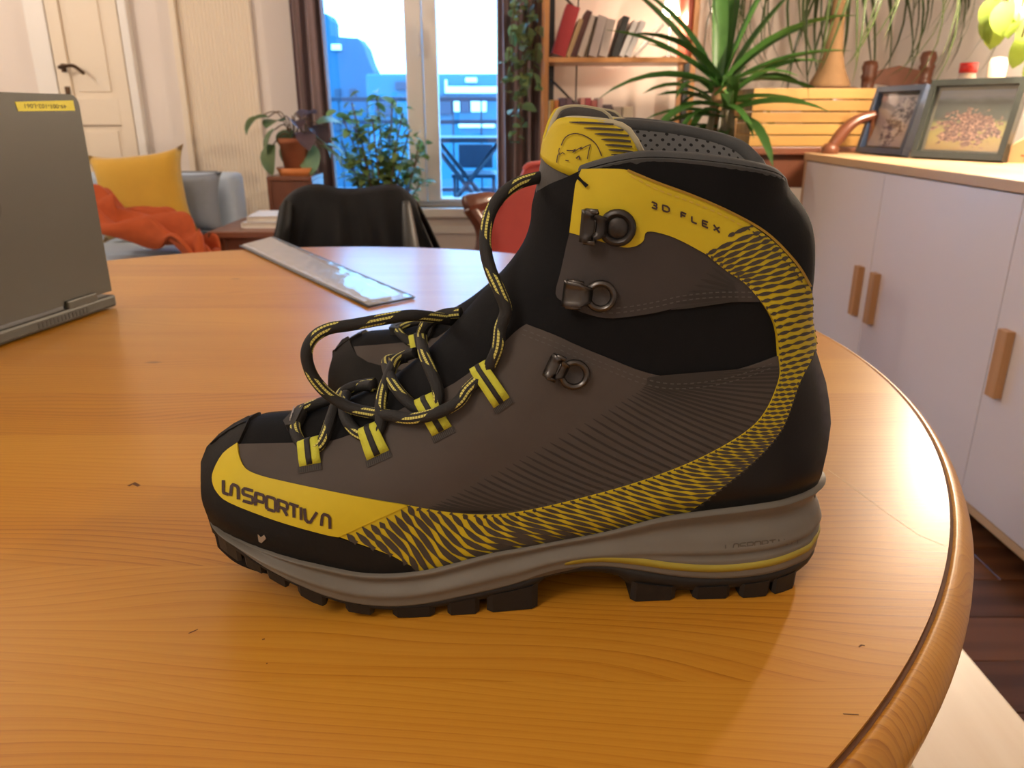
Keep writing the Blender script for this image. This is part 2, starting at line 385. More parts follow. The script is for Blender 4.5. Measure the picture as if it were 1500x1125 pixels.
# ------------------------------------------------------------------ outside the window
M['bldg'] = plain('slate blue facade', (.012, .075, .13), .8, .2, 1, which='Generated')
M['bldg2'] = plain('grey facade', (.02, .11, .17), .8, .2, 1, which='Generated')
M['bwhite'] = plain('white render', (.85, .85, .85), .7)
M['bdark'] = plain('dark steel', (.006, .022, .05), .5)
M['deck'] = plain('wet balcony deck', (.03, .09, .14), .25, .3, 6)
def outside():
    Y = 24.0
    o = thing('house', 'tall dark slate roofed house on the left beyond the balcony', 'building', (0, Y, 0))
    sil = [(440, 20), (478, 20), (483, 30), (484, 53), (524, 56), (533, 68), (541, 92), (547, 104), (549, 330), (440, 330)]
    prism('wall', [(ay(x, y, Y).x, ay(x, y, Y).z) for x, y in sil], 'y', 0, 1.2, M['bldg'], o)
    p, q = ay(486, 65, Y), ay(501, 74, Y); box('skylight', (p.x, q.x, -.12, .02, q.z, p.z), M['bwhite'], o, .02)
    for i, (a, b, c, d) in enumerate(((490, 130, 500, 145), (512, 130, 522, 145), (490, 175, 500, 192), (512, 175, 522, 192))):
        p, q = ay(a, b, Y), ay(c, d, Y); box('window', (p.x, q.x, -.06, .02, q.z, p.z), M['bdark'], o, .02)
    Y = 17.0
    o = thing('apartment_block', 'long low flat roofed block with white parapet across the street', 'building', (0, Y, 0))
    p, q = ay(535, 108, Y), ay(800, 330, Y)
    box('wall', (p.x, q.x, 0, 8, q.z, p.z), M['bldg2'], o, .05)
    for a, b, c, d, nm, mt in ((652, 127, 800, 137, 'parapet', 'bwhite'), (652, 117, 656, 137, 'parapet', 'bwhite'), (682, 114, 699, 121, 'skylight', 'bwhite'),
                               (665, 144, 674, 164, 'window', 'bwhite'), (690, 143, 713, 164, 'window', 'bwhite'), (640, 141, 662, 168, 'window', 'bdark'), (676, 143, 688, 165, 'window', 'bdark'),
                               (550, 150, 575, 170, 'window', 'bdark'), (580, 120, 600, 132, 'window', 'bdark'), (672, 176, 725, 187, 'awning', 'bwhite'), (640, 176, 646, 182, 'window', 'bwhite')):
        p, q = ay(a, b, Y), ay(c, d, Y); box(nm, (p.x, q.x, -.15, .05, q.z, p.z), M[mt], o, .02)
    struct(box('ground', (-40, 40, 7.2, 60, -9, -6), M['bldg2'], bevel=0))
    struct(box('balcony_floor', (-3, 3, YB + .26, 7.0, .12, .3), M['deck'], bevel=.02))
    o = thing('balcony_railing', 'dark steel balcony railing with thin bars outside the window', 'railing', (0, 6.9, .3))
    zt = ay(600, 142, 6.9).z - .3
    for z0 in (zt, zt * .78, .08): box('rail', (-3, 3, -.025, .025, z0 - .035, z0), M['bdark'], o, .004)
    for i in range(25): x = -2.9 + i * .24; box('baluster', (x - .007, x + .007, -.007, .007, 0, zt), M['bdark'], o, 0)
    # garden chair and table
    Y = 5.9
    o = thing('garden_chair', 'dark blue folding garden chair on the balcony', 'chair', (ay(695, 215, Y).x, Y, .3))
    def zz(y): return ay(700, y, Y).z - .3
    box('backrest', (-.13, .13, .16, .19, zz(248), zz(212)), M['bdark'], o, .01)
    box('seat', (-.16, .16, -.2, .18, zz(258), zz(252)), M['bdark'], o, .01)
    for x in (-.15, .13):
        for y in (-.18, .15): box('leg', (x, x + .02, y, y + .02, 0, zz(256)), M['bdark'], o, .003)
    o = thing('garden_table', 'slim dark garden table with crossed legs on the balcony', 'table', (ay(665, 240, 5.2).x, 5.2, .3))
    zt = ay(665, 200, 5.2).z - .3
    box('table_top', (-.14, .4, -.25, .25, zt - .03, zt), M['bdark'], o, .008)
    for a, b in ((-.12, .3), (.3, -.12)):
        for y in (-.2, .2): tube('leg', [(a, y, 0), (b, y, zt - .03)], .016, M['bdark'], o, 6)
    for i, (x, y, w, h, lb) in enumerate(((655, 275, .16, .14, 'pale glazed planter box on the balcony by the table legs'), (705, 280, .2, .1, 'low white planter trough under the garden chair'))):
        p = ay(x, y, 4.75); o = thing('planter', lb, 'planter', (p.x, 4.75, .3))
        bm = bmesh.new(); bm_box(bm, -w / 2, w / 2, -.08, .08, 0, h, .012); bm_obj('pot', bm, M['bwhite'], o)
        box('soil', (-w / 2 + .012, w / 2 - .012, -.065, .065, h - .01, h + .004), M['soil'], o, .002)
outside()

# ------------------------------------------------------------------ lamps outside the frame that light the room
def pendant_lamp():
    o = thing('pendant_lamp', 'lit pendant lamp hanging over the white cabinet', 'lamp', (1.50, 2.38, ZC))
    lathe('canopy', [(.05, -.025), (.05, 0)], M['trim'], o, 20)
    tube('cord', [(0, 0, -.02), (0, 0, -.95)], .003, M['black'], o, 6)
    lathe('lamp_shade', [(.12, -1.10), (.10, -1.03), (.055, -.965), (.012, -.94), (.010, -.945), (.053, -.97), (.097, -1.033), (.117, -1.10)], plain('cream enamel', (.8, .72, .6), .4), o, 28, closed=True)
    lathe('bulb', [(.001, -1.10), (.03, -1.085), (.04, -1.05), (.025, -1.0), (.014, -.96)], emit('bulb glass', (1, .85, .65), 5), o, 14)
    ld = bpy.data.lights.new('pendant light', 'POINT'); ld.energy = LAMP_W; ld.color = WARM; ld.shadow_soft_size = .045
    l = bpy.data.objects.new('pendant_light', ld); COL.objects.link(l); l.parent = o; l.location = (0, 0, -1.16)
pendant_lamp()
def ceiling_lamp():
    o = thing('ceiling_lamp', 'round opal ceiling lamp over the near side of the room', 'lamp', (-1.0, -.7, ZC))
    lathe('canopy', [(.06, -.02), (.06, 0)], M['trim'], o)
    lathe('globe', [(.001, -.22), (.08, -.205), (.125, -.15), (.135, -.11), (.12, -.06), (.06, -.02)], emit('opal globe', (1, .9, .76), 2), o)
    ld = bpy.data.lights.new('ceiling light', 'POINT'); ld.energy = CEIL_W; ld.color = WARM2; ld.shadow_soft_size = .28
    l = bpy.data.objects.new('ceiling_light', ld); COL.objects.link(l); l.parent = o; l.location = (0, 0, -.55)
ceiling_lamp()

def added_floor_lamp():  # lamp added out of view to brighten the left wall, door and sofa
    o = thing('added_floor_lamp', 'added floor lamp out of view brightening the left part of the room', 'lamp', (-2.95, 2.45, 0))
    lathe('base', [(.001, 0), (.14, 0), (.14, .02), (.02, .035)], M['black'], o, 24)
    tube('pole', [(0, 0, .03), (0, 0, 1.62)], .011, M['black'], o, 10)
    lathe('lamp_shade', [(.16, 1.60), (.11, 1.82), (.107, 1.82), (.157, 1.60)], plain('linen shade', (.8, .7, .55), .8), o, 28, closed=True)
    lathe('bulb', [(.001, 1.66), (.03, 1.68), (.035, 1.71), (.012, 1.76)], emit('floor bulb', (1, .86, .68), 4), o, 12)
    ld = bpy.data.lights.new('floor light', 'POINT'); ld.energy = FLOOR_W; ld.color = WARM2; ld.shadow_soft_size = .12
    l = bpy.data.objects.new('added_floor_light', ld); COL.objects.link(l); l.parent = o; l.location = (.0, 0, 1.98)
added_floor_lamp()

# ------------------------------------------------------------------ round pine table
TC = (-.286, .745); TR = .69
def table():
    o = thing('round_table', 'round lacquered pine dining table with a grooved bullnose edge', 'table', (TC[0], TC[1], 0))
    Ri = TR * .9765; y = -Ri; zt = TABLE; th = .024
    while y < Ri - .004:
        w = random.uniform(.085, .125); y1 = min(y + w, Ri)
        if Ri - y1 < .03: y1 = Ri
        a, b = y + .00001, y1 - .00001
        ys = np.linspace(a, b, 14); xr = [math.sqrt(max(Ri * Ri - t * t, 1e-6)) for t in ys]
        poly = [(xr[i], ys[i]) for i in range(14)] + [(-xr[i], ys[i]) for i in range(13, -1, -1)]
        bm = bmesh.new(); vb = [bm.verts.new((p[0], p[1], zt - th)) for p in poly]; vt = [bm.verts.new((p[0], p[1], zt)) for p in poly]
        n = len(poly); ft = bm.faces.new(vt); bm.faces.new(vb[::-1])
        for i in range(n): bm.faces.new((vb[i], vb[(i + 1) % n], vt[(i + 1) % n], vt[i]))
        bm_obj('board', bm, M['pine'], o); y = y1
    prof = [(Ri + .0016, zt - .030), (Ri + .0016, zt - .004), (Ri + .0022, zt - .0015), (Ri + .0042, zt - .0008), (Ri + .0068, zt - .0018), (Ri + .010, zt - .0046), (Ri + .0132, zt - .0092), (TR - .0006, zt - .0145), (TR, zt - .020), (TR - .001, zt - .026), (TR - .005, zt - .0305), (Ri + .004, zt - .032)]
    lathe('edge_ring', prof, M['pinerim'], o, 220, closed=True)
    lathe('groove_bed', [(Ri - .01, zt - .03), (Ri + .004, zt - .03), (Ri + .004, zt - .0016), (Ri - .002, zt - .0016), (Ri - .01, zt - .0245)], plain('dark groove', (.11, .04, .010), .8, .4, 150), o, 180, closed=True)
    lathe('apron', [(.47, zt - .1), (.47, zt - .025), (.45, zt - .025), (.45, zt - .1)], M['pinerim'], o, 64, closed=True)
    lathe('pedestal', [(.09, .1), (.1, .16), (.06, .22), (.075, .34), (.05, .5), (.07, .62), (.14, .7), (.16, zt - .025)], M['pinerim'], o)
    for i in range(4):
        a = i * math.pi / 2 + .6
        tube('leg', catmull([(.06 * math.cos(a), .06 * math.sin(a), .22), (.25 * math.cos(a), .25 * math.sin(a), .16), (.40 * math.cos(a), .40 * math.sin(a), .035)], 6), .032, M['pinerim'], o)
    sc = lambda x, y: np.array(az(x, y, TABLE)) - [TC[0], TC[1], 0]
    late = []
    pale = plain('pale scratch', (.85, .62, .30), .4); dk = plain('dark dent', (.14, .05, .01), .7)
    for P_, w_, m_, nm in (([(1213, 688), (1260, 722), (1300, 752), (1345, 783), (1385, 800)], .0004, pale, 'scratch'), ([(188, 712), (196, 708), (204, 712)], .0035, dk, 'knot'), ([(276, 928), (283, 925), (290, 922)], .0009, dk, 'dent_mark'), ([(384, 937), (388, 936)], .0012, dk, 'dent_mark'), ([(390, 972), (392, 972)], .0012, dk, 'dent_mark'), ([(1258, 948), (1262, 945), (1267, 946)], .0009, dk, 'dent_mark'), ([(1235, 1046), (1258, 1047)], .0008, dk, 'dent_mark')):
        Q_ = [sc(*p) for p in P_]; V_, F_ = [], []
        for i, q in enumerate(Q_):
            t_ = (Q_[min(i + 1, len(Q_) - 1)] - Q_[max(i - 1, 0)]); t_ /= np.linalg.norm(t_); nn_ = np.array([-t_[1], t_[0], 0]) * w_ * (.35 if i in (0, len(Q_) - 1) else .5)
            V_ += [q + nn_ + [0, 0, .00008], q - nn_ + [0, 0, .00008]]
        F_ = [(2 * i, 2 * i + 1, 2 * i + 3, 2 * i + 2) for i in range(len(Q_) - 1)]
        late.append((nm, V_, F_, m_))
    for c in o.children: c.data.transform(Matrix.Diagonal((.648 / TR, .694 / TR, 1, 1)))
    for nm, V_, F_, m_ in late: mesh(nm, V_, F_, m_, o)
table()
# ------------------------------------------------------------------ hiking boots
def ss(x, a, b):
    t = np.clip((np.asarray(x, float) - a) / (b - a), 0, 1); return t * t * (3 - 2 * t)
class Frame:
    def __init__(s, O, th):
        s.O = np.array(O, float); s.th = th; c, n = math.cos(th), math.sin(th)
        s.R = np.array([[c, n, 0], [-n, c, 0], [0, 0, 1]])
        s.C = s.R @ (CAM0 - s.O)
    def dirs(s, x, y): return ray(x, y) @ s.R.T
    def plane(s, x, y, yl=0.0):
        d = s.dirs(x, y); t = (yl - s.C[1]) / d[..., 1]; return s.C + d * t[..., None]
FR = Frame((0.0, .3645, TABLE), math.radians(1.5))
class Surf:
    """side surface y = -sqrt(q(x,z)) in the boot's own frame"""
    def __init__(s, q, ymin=-.075): s.q = q; s.ymin = ymin
    def hit(s, px, py, fr=None, side=0.004):
        fr = fr or FR; px = np.atleast_1d(np.asarray(px, float)); py = np.atleast_1d(np.asarray(py, float))
        d = fr.dirs(px, py); k = d / d[:, 1:2]
        ys = np.linspace(s.ymin, side, 140)
        X = fr.C[0] + k[:, 0:1] * (ys - fr.C[1]); Z = fr.C[2] + k[:, 2:3] * (ys - fr.C[1])
        G = s.q(X, Z) - ys ** 2 * np.where(ys < 0, 1, -1)
        G = s.q(X, Z) - np.where(ys < 0, ys ** 2, 0)
        ins = G > 0; any_ = ins.any(1); i1 = np.where(any_, ins.argmax(1), G.argmax(1)); i1 = np.clip(i1, 1, len(ys) - 1)
        lo, hi = ys[i1 - 1].copy(), ys[i1].copy()
        for _ in range(18):
            m = (lo + hi) / 2; x = fr.C[0] + k[:, 0] * (m - fr.C[1]); z = fr.C[2] + k[:, 2] * (m - fr.C[1])
            g = s.q(x, z) - np.where(m < 0, m * m, 0) > 0
            hi = np.where(g, m, hi); lo = np.where(g, lo, m)
        y = np.where(any_, hi, ys[i1]); x = fr.C[0] + k[:, 0] * (y - fr.C[1]); z = fr.C[2] + k[:, 2] * (y - fr.C[1])
        P = np.stack([x, y, z], 1); e = .0012
        gx = (s.q(x + e, z) - s.q(x - e, z)) / (2 * e); gz = (s.q(x, z + e) - s.q(x, z - e)) / (2 * e)
        N = np.stack([-gx, 2 * y, -gz], 1); N /= np.linalg.norm(N, axis=1)[:, None] + 1e-9
        return P, N
def midp(pts): a = np.array(pts, float); return FR.plane(a[:, 0], a[:, 1])[:, [0, 2]]
SIL_F = catmull([(317, 772), (305, 740), (301, 705), (302, 680), (309, 660), (325, 642), (346, 627), (368, 616), (400, 613), (430, 610), (460, 603), (500, 592), (540, 574), (570, 557), (600, 536), (640, 501), (670, 469), (700, 435), (730, 404), (755, 374), (769, 352), (777, 325), (779, 300), (785, 279)], 3)
SIL_B = catmull([(1141, 264), (1164, 290), (1179, 318), (1184, 347), (1184, 387), (1181, 417), (1178, 447), (1180, 487), (1187, 510), (1200, 560), (1205, 593), (1207, 620), (1202, 657), (1194, 693), (1186, 712), (1180, 730)], 3)
f2, b2 = midp(SIL_F), midp(SIL_B)
TOPE = midp(catmull([(785, 279), (800, 265), (822, 252), (846, 239), (890, 226), (930, 222), (990, 226), (1050, 234), (1100, 245), (1141, 264)], 4))
front = np.vstack([[f2[0][0] + .002, -.06], f2, midp([(789, 255), (793, 235), (799, 205)]), [f2[-1][0] + .012, .33]])
back = np.vstack([[b2[0][0], .33], b2, [b2[-1][0] - .004, -.06]])
GX = np.arange(-.205, .205, .0013); GZ = np.arange(-.05, .315, .0013)
def seg_dist(X, Z, L):
    best = np.full(X.shape, 9.)
    for a, b in zip(L[:-1], L[1:]):
        ab = b - a; t = np.clip(((X - a[0]) * ab[0] + (Z - a[1]) * ab[1]) / (ab @ ab + 1e-12), 0, 1)
        best = np.minimum(best, np.hypot(X - a[0] - t * ab[0], Z - a[1] - t * ab[1]))
    return best
def inside(X, Z, P):
    r = np.zeros(X.shape, bool); n = len(P)
    for i in range(n):
        a, b = P[i], P[(i + 1) % n]
        if a[1] == b[1]: continue
        c = (a[1] > Z) != (b[1] > Z)
        r ^= c & (X < (b[0] - a[0]) * (Z - a[1]) / (b[1] - a[1]) + a[0])
    return r
XT, XH = FR.plane(np.array([326.]), np.array([785.]))[0][0], FR.plane(np.array([1187.]), np.array([780.]))[0][0]
def q_sole(x, z=None):
    x = np.asarray(x, float)
    m = np.interp(x, [-.16, -.085, -.055, -.02, .035, .07, .11, .16], [.0485, .0500, .0505, .048, .0415, .0395, .0385, .037])
    t = np.minimum(np.clip((x - XT) / .056, -1, 1), np.clip((XH - x) / .046, -1, 1)); return m ** 2 * (1 - (1 - t) ** 2)
SOLE = Surf(lambda x, z: q_sole(x))
def wall_line(pts, fn=lambda z: z):
    p = np.array(pts, float); p = catmull(p, 4); P, N = SOLE.hit(p[:, 0], p[:, 1]); i = np.argsort(P[:, 0]); x, z = P[i, 0], P[i, 2]
    return lambda X: np.interp(X, x, z)
ZT = wall_line([(322, 776), (335, 784), (373, 802), (423, 820), (473, 832), (523, 842), (573, 844), (623, 839), (657, 831), (723, 813), (760, 806), (827, 793), (893, 780), (967, 763), (1027, 755), (1093, 747), (1150, 738), (1186, 725)])
def build_q():
    X, Z = np.meshgrid(GX, GZ, indexing='ij')
    d = np.minimum(seg_dist(X, Z, front), seg_dist(X, Z, back)); d = np.where(inside(X, Z, np.vstack([front, back])), d, -d)
    mf = np.interp(X, [-.16, -.06, .035, .11, .16], [.046, .0475, .041, .0355, .034])
    msh = np.interp(Z, [.09, .13, .17, .2, .23, .3], [.041, .039, .042, .0455, .046, .044])
    wz = ss(Z, .085, .15); Mx = mf * (1 - wz) + msh * wz
    D = np.interp(X, [-.16, -.09, .0, .11, .16], [.046, .046, .045, .040, .037])
    t = np.clip(d / D, -1, 1); q = Mx ** 2 * (1 - (1 - t) ** 2)
    lim = np.sqrt(np.maximum(q_sole(np.clip(X, XT + .004, XH - .004)), 1e-6)) - .0035 - .0035 * ss(X, .04, .09); h = Z - (ZT(X) + .001); lim = np.maximum(lim, .004) * (.90 + .10 * ss(h, -.008, .0)) + np.maximum(h, 0) * .9
    q = np.where(q > 0, np.minimum(q, lim ** 2), q)
    for _ in range(3):
        for axs in (0, 1):
            p = np.pad(q, [(2, 2) if a == axs else (0, 0) for a in (0, 1)], mode='edge')
            q = sum(np.take(p, range(i, i + q.shape[axs]), axis=axs) for i in range(5)) / 5
    return q
Q = build_q()
def q_up(x, z):
    fx = np.clip((x - GX[0]) / (GX[1] - GX[0]), 0, len(GX) - 1.001); fz = np.clip((z - GZ[0]) / (GZ[1] - GZ[0]), 0, len(GZ) - 1.001)
    i = fx.astype(int); j = fz.astype(int); u = fx - i; v = fz - j
    return (Q[i, j] * (1 - u) + Q[i + 1, j] * u) * (1 - v) + (Q[i, j + 1] * (1 - u) + Q[i + 1, j + 1] * u) * v
UP = Surf(q_up)
# boot materials
def fabric(name, col, rough=.85, var=.15, b=.25, bs=900, sheen=.15, spec=.3):
    return plain(name, col, rough, var, 60, bump=b, bscale=bs, bdist=.0004, sheen=sheen, spec=spec)
M['bblack'] = fabric('black softshell', (.0075, .0075, .0085), sheen=0, spec=.15)
M['brand'] = fabric('black rand', (.011, .010, .0095), .7, .25, .3, 500, .0, .2)
M['bheel'] = plain('black heel leather', (.0055, .0055, .0065), .42, .15, 80, bump=.2, bscale=400, bdist=.0003, spec=.3)
M['bgrey'] = plain('brown grey nubuck', (.072, .059, .052), .75, .14, 45, bump=.15, bscale=500, bdist=.0003, spec=.3)
M['bgrey2'] = plain('brown grey nubuck upper', (.050, .042, .040), .75, .14, 45, bump=.15, bscale=500, bdist=.0003, spec=.3)
M['yellow'] = plain('yellow nubuck', (.58, .44, .016), .62, .08, 60, bump=.2, bscale=450, bdist=.0003, spec=.35)
M['yelweb'] = plain('yellow webbing', (.56, .56, .045), .7, .12, 300, bump=.5, bscale=900, bdist=.0005)
M['blkweb'] = plain('black webbing', (.014, .014, .014), .7, .12, 300, bump=.5, bscale=900, bdist=.0005)
M['dstripe'] = plain('printed dark stripe', (.052, .042, .032), .75, .15, 80)
M['rib'] = plain('embossed dark rib', (.026, .0215, .019), .7, .2, 80)
M['stitch'] = plain('grey stitching', (.085, .078, .07), .8, .2, 300)
M['ystitch'] = plain('yellow stitching', (.58, .40, .05), .8, .2, 300)
M['emb'] = plain('brown embroidery', (.045, .022, .02), .7, .2, 400, bump=.5, bscale=1500, bdist=.0004)
M['mid'] = plain('grey midsole rubber', (.145, .131, .108), .5, .1, 40, spec=.4)
M['midy'] = plain('yellow midsole line', (.32, .26, .03), .5, .1, 40)
M['outsole'] = plain('black rubber outsole', (.006, .006, .0065), .6, .25, 60, bump=.2, bscale=300)
M['gun'] = plain('gunmetal', (.10, .093, .088), .3, .1, 60, metal=.95)
M['gund'] = plain('dark gunmetal', (.055, .05, .048), .38, .1, 60, metal=.8)
M['rim'] = fabric('grey collar edge', (.060, .062, .063), .9, .2, .4, 800, .1)
def meshlining():
    k = NT('perforated grey lining'); tc = k.n('ShaderNodeTexCoord'); mp = k.n('ShaderNodeMapping'); k.l(tc.outputs['UV'], mp.inputs[0])
    mp.inputs['Scale'].default_value = (240, 300, 1); mp.inputs['Rotation'].default_value = (0, 0, .6)
    vo = k.n('ShaderNodeTexVoronoi', i_Scale=1.0, i_Randomness=.12); k.l(mp.outputs[0], vo.inputs['Vector'])
    f = k.math('LESS_THAN', vo.outputs['Distance'], .22)
    k.set(Base_Color=k.mix(f, (.14, .14, .14), (.012, .012, .012)), Roughness=.9); return k.m
M['lining'] = meshlining()
def lacemat():
    k = NT('patterned lace'); tc = k.n('ShaderNodeTexCoord'); sp = k.n('ShaderNodeSeparateXYZ'); k.l(tc.outputs['UV'], sp.inputs[0])
    u, v = sp.outputs[0], sp.outputs[1]
    a = k.math('FRACT', k.math('ADD', k.math('MULTIPLY', u, 36.0), k.math('MULTIPLY', v, 1.0)))
    dash = k.math('LESS_THAN', a, .40)
    w = k.math('FRACT', k.math('ADD', k.math('MULTIPLY', v, 7.0), k.math('MULTIPLY', u, 12.0)))
    line = k.math('LESS_THAN', w, .46)
    bead = k.math('LESS_THAN', k.math('FRACT', k.math('MULTIPLY', u, 720.0)), .82)
    f = k.math('MULTIPLY', k.math('MULTIPLY', dash, line), bead)
    k.set(Base_Color=k.mix(f, (.011, .0105, .0105), (.62, .57, .14)), Roughness=.75)
    wv = k.noise(k.coord('UV', (900, 30, 1)), 1, 2); k.bump(wv, .4, .0006); return k.m
M['lace'] = lacemat()

def dens(poly, step, closed=True):
    out = []; n = len(poly)
    for i in range(n if closed else n - 1):
        a = np.array(poly[i], float); b = np.array(poly[(i + 1) % n], float); m = max(1, int(np.linalg.norm(b - a) / step))
        for k in range(m): out.append(a + (b - a) * k / m)
    if not closed: out.append(np.array(poly[-1], float))
    return np.array(out)
def panel(name, poly, mat, parent, off=.0012, surf=None, fr=None, step=5.0, grid=9.0, side=.004):
    """a sheet of material cut to an outline and laid over a boot surface, with its own thickness"""
    surf = surf or UP; O = dens(poly, step); n = len(O)
    x0, y0 = O.min(0); x1, y1 = O.max(0)
    gx, gy = np.meshgrid(np.arange(x0 + grid / 2, x1, grid), np.arange(y0 + grid / 2, y1, grid)); gx = gx + (np.arange(gx.shape[0]) % 2)[:, None] * grid / 2
    I = np.stack([gx.ravel(), gy.ravel()], 1); I = I[inside(I[:, 0], I[:, 1], O)]
    if len(I):
        dd = seg_dist(I[:, 0], I[:, 1], np.vstack([O, O[:1]])); I = I[dd > grid * .45]
    A = np.vstack([O, I])
    vo, eo, fo, ov, oe, of = delaunay_2d_cdt([Vector(p) for p in A], [], [list(range(n))], 1, 1e-4)
    vo = np.array([tuple(v) for v in vo]); P, N = surf.hit(vo[:, 0], vo[:, 1], fr, side)
    V = list(P + N * off); Fc = []
    for f in fo:
        a, b, c = vo[f[0]], vo[f[1]], vo[f[2]]
        s_ = (b[0] - a[0]) * (c[1] - a[1]) - (b[1] - a[1]) * (c[0] - a[0])
        Fc.append(tuple(f) if s_ < 0 else tuple(f)[::-1])
    # skirt
    inv = {}
    for i, l in enumerate(ov):
        for j in l: inv[j] = i
    area = sum(O[i][0] * O[(i + 1) % n][1] - O[(i + 1) % n][0] * O[i][1] for i in range(n))
    loop = [inv[i] for i in range(n) if i in inv]
    if area < 0: loop = loop[::-1]
    b0 = len(V); m = len(loop)
    for i in loop: V.append(P[i] + N[i] * off)
    for i in loop: V.append(P[i] - N[i] * .0012)
    for i in range(m):
        j = (i + 1) % m; Fc.append((b0 + i, b0 + j, b0 + m + j, b0 + m + i)[::-1])
    return mesh(name, V, Fc, mat, parent, True)
def ribbons(name, lines, mat, parent, off, surf=None, fr=None, lift=.0):
    """thin strips (stitches, print, embroidery) laid over a boot surface; lines = [(points, widths)] in pixels"""
    surf = surf or UP; PX, Fc = [], []
    for pts, wd in lines:
        p = np.asarray(pts, float); n = len(p); w = np.full(n, wd) if np.isscalar(wd) else np.asarray(wd, float)
        t = np.gradient(p, axis=0); t /= np.linalg.norm(t, axis=1)[:, None] + 1e-9; nn = np.stack([-t[:, 1], t[:, 0]], 1)
        b = len(PX)
        for i in range(n): PX.append(p[i] + nn[i] * w[i] / 2); PX.append(p[i] - nn[i] * w[i] / 2)
        for i in range(n - 1): Fc.append((b + 2 * i, b + 2 * i + 1, b + 2 * i + 3, b + 2 * i + 2))
    PX = np.array(PX); P, N = surf.hit(PX[:, 0], PX[:, 1], fr)
    return mesh(name, P + N * off, Fc, mat, parent, True)
def px_hit(x, y, off=0, surf=None, fr=None):
    P, N = (surf or UP).hit([x], [y], fr); return P[0] + N[0] * off, N[0]
def stitch_lines(pts, dash=5, gap=3.5, w=2.0):
    p = dens(pts, 1.0, False); out = []; i = 0; st = int(dash + gap)
    while i + dash < len(p): out.append((p[[int(i), int(i + dash / 2), int(i + dash)]], w)); i += st
    return out

# -- traced outlines (pixels of the photo)
BT = [(597, 738), (640, 746), (700, 752), (760, 748), (850, 728), (947, 700), (1037, 663), (1107, 617), (1137, 560), (1138, 520), (1130, 468), (1095, 419), (1062, 395), (1033, 371)]
BU = [(497, 784), (573, 811), (640, 842), (760, 814), (870, 790), (980, 764), (1077, 698), (1140, 634), (1168, 562), (1191, 512), (1186, 470), (1182, 420), (1143, 366), (1090, 323)]
BTs, BUs = catmull(BT, 10), catmull(BU, 10)
def band(s, t):
    i = np.clip(np.asarray(s, float), 0, 1) * (len(BTs) - 1); k = np.minimum(i.astype(int), len(BTs) - 2); u = (i - k)[..., None]
    a = BTs[k] * (1 - u) + BTs[k + 1] * u; b = BUs[k] * (1 - u) + BUs[k + 1] * u
    t = np.asarray(t, float)[..., None]; return a * (1 - t) + b * t
RAND_IN = [(368, 614), (352, 650), (331, 667), (318, 690), (316, 707), (323, 723), (340, 737), (390, 757), (440, 772), (497, 786), (530, 797), (573, 812), (640, 845)]
RAND = [(316, 778), (303, 738), (299, 705), (299, 678), (307, 657), (324, 639), (345, 624), (366, 613)] + RAND_IN[0:1] + list(map(tuple, catmull(RAND_IN[1:], 3)))[0:] + [(573, 856), (473, 848), (373, 815), (330, 790)]
TOEY_TOP = [(351, 652), (353, 670), (362, 688), (383, 698), (423, 707), (490, 720), (557, 732), (598, 738)]
TOEY = list(map(tuple, catmull(TOEY_TOP, 3))) + [(497, 784)] + list(map(tuple, catmull([(497, 785), (440, 771), (390, 756), (340, 736), (323, 722), (316, 706), (318, 690), (331, 667), (351, 652)], 3)))[1:-1]
GREY_TOP = [(351, 652), (400, 651), (440, 650), (480, 648), (512, 639), (560, 616), (613, 588), (667, 562), (720, 521), (755, 487), (772, 475)]
GREY_COL = [(772, 475), (814, 491), (849, 507), (900, 528), (945, 545), (990, 553), (1050, 548), (1100, 535), (1140, 520)]
GREY = list(map(tuple, catmull(GREY_TOP, 3)))[:-1] + list(map(tuple, catmull(GREY_COL, 3)))[:-1] + [tuple(p) for p in band(np.linspace(9 / 13, 0, 50), np.full(50, .12))] + [(557, 736), (490, 724), (423, 711), (383, 702), (360, 692), (351, 671)]
FLEX = list(map(tuple, catmull([(855, 248), (890, 247), (923, 250), (960, 267), (1010, 285), (1053, 303), (1091, 324)], 4))) + list(map(tuple, catmull([(1033, 371), (1000, 353), (973, 342), (947, 338), (941, 352), (927, 360), (907, 360), (873, 350), (837, 340)], 4))) + [(842, 300), (846, 270)]
GUP = list(map(tuple, catmull([(837, 338), (873, 346), (907, 356), (927, 356), (937, 350), (947, 334), (973, 338), (1000, 348), (1033, 366), (1062, 390), (1097, 416), (1122, 438)], 3))) + list(map(tuple, catmull([(1115, 441), (1060, 442), (1000, 448), (960, 457), (920, 463), (887, 465), (853, 457), (827, 443), (815, 430), (823, 397), (832, 357)], 3)))
HEEL = [tuple(p) for p in band(np.linspace(5 / 13, 9 / 13, 40), np.full(40, .97))] + [(1195, 530), (1205, 562), (1210, 593), (1212, 620), (1207, 657), (1199, 693), (1191, 712), (1188, 740), (1100, 765), (1000, 775)]

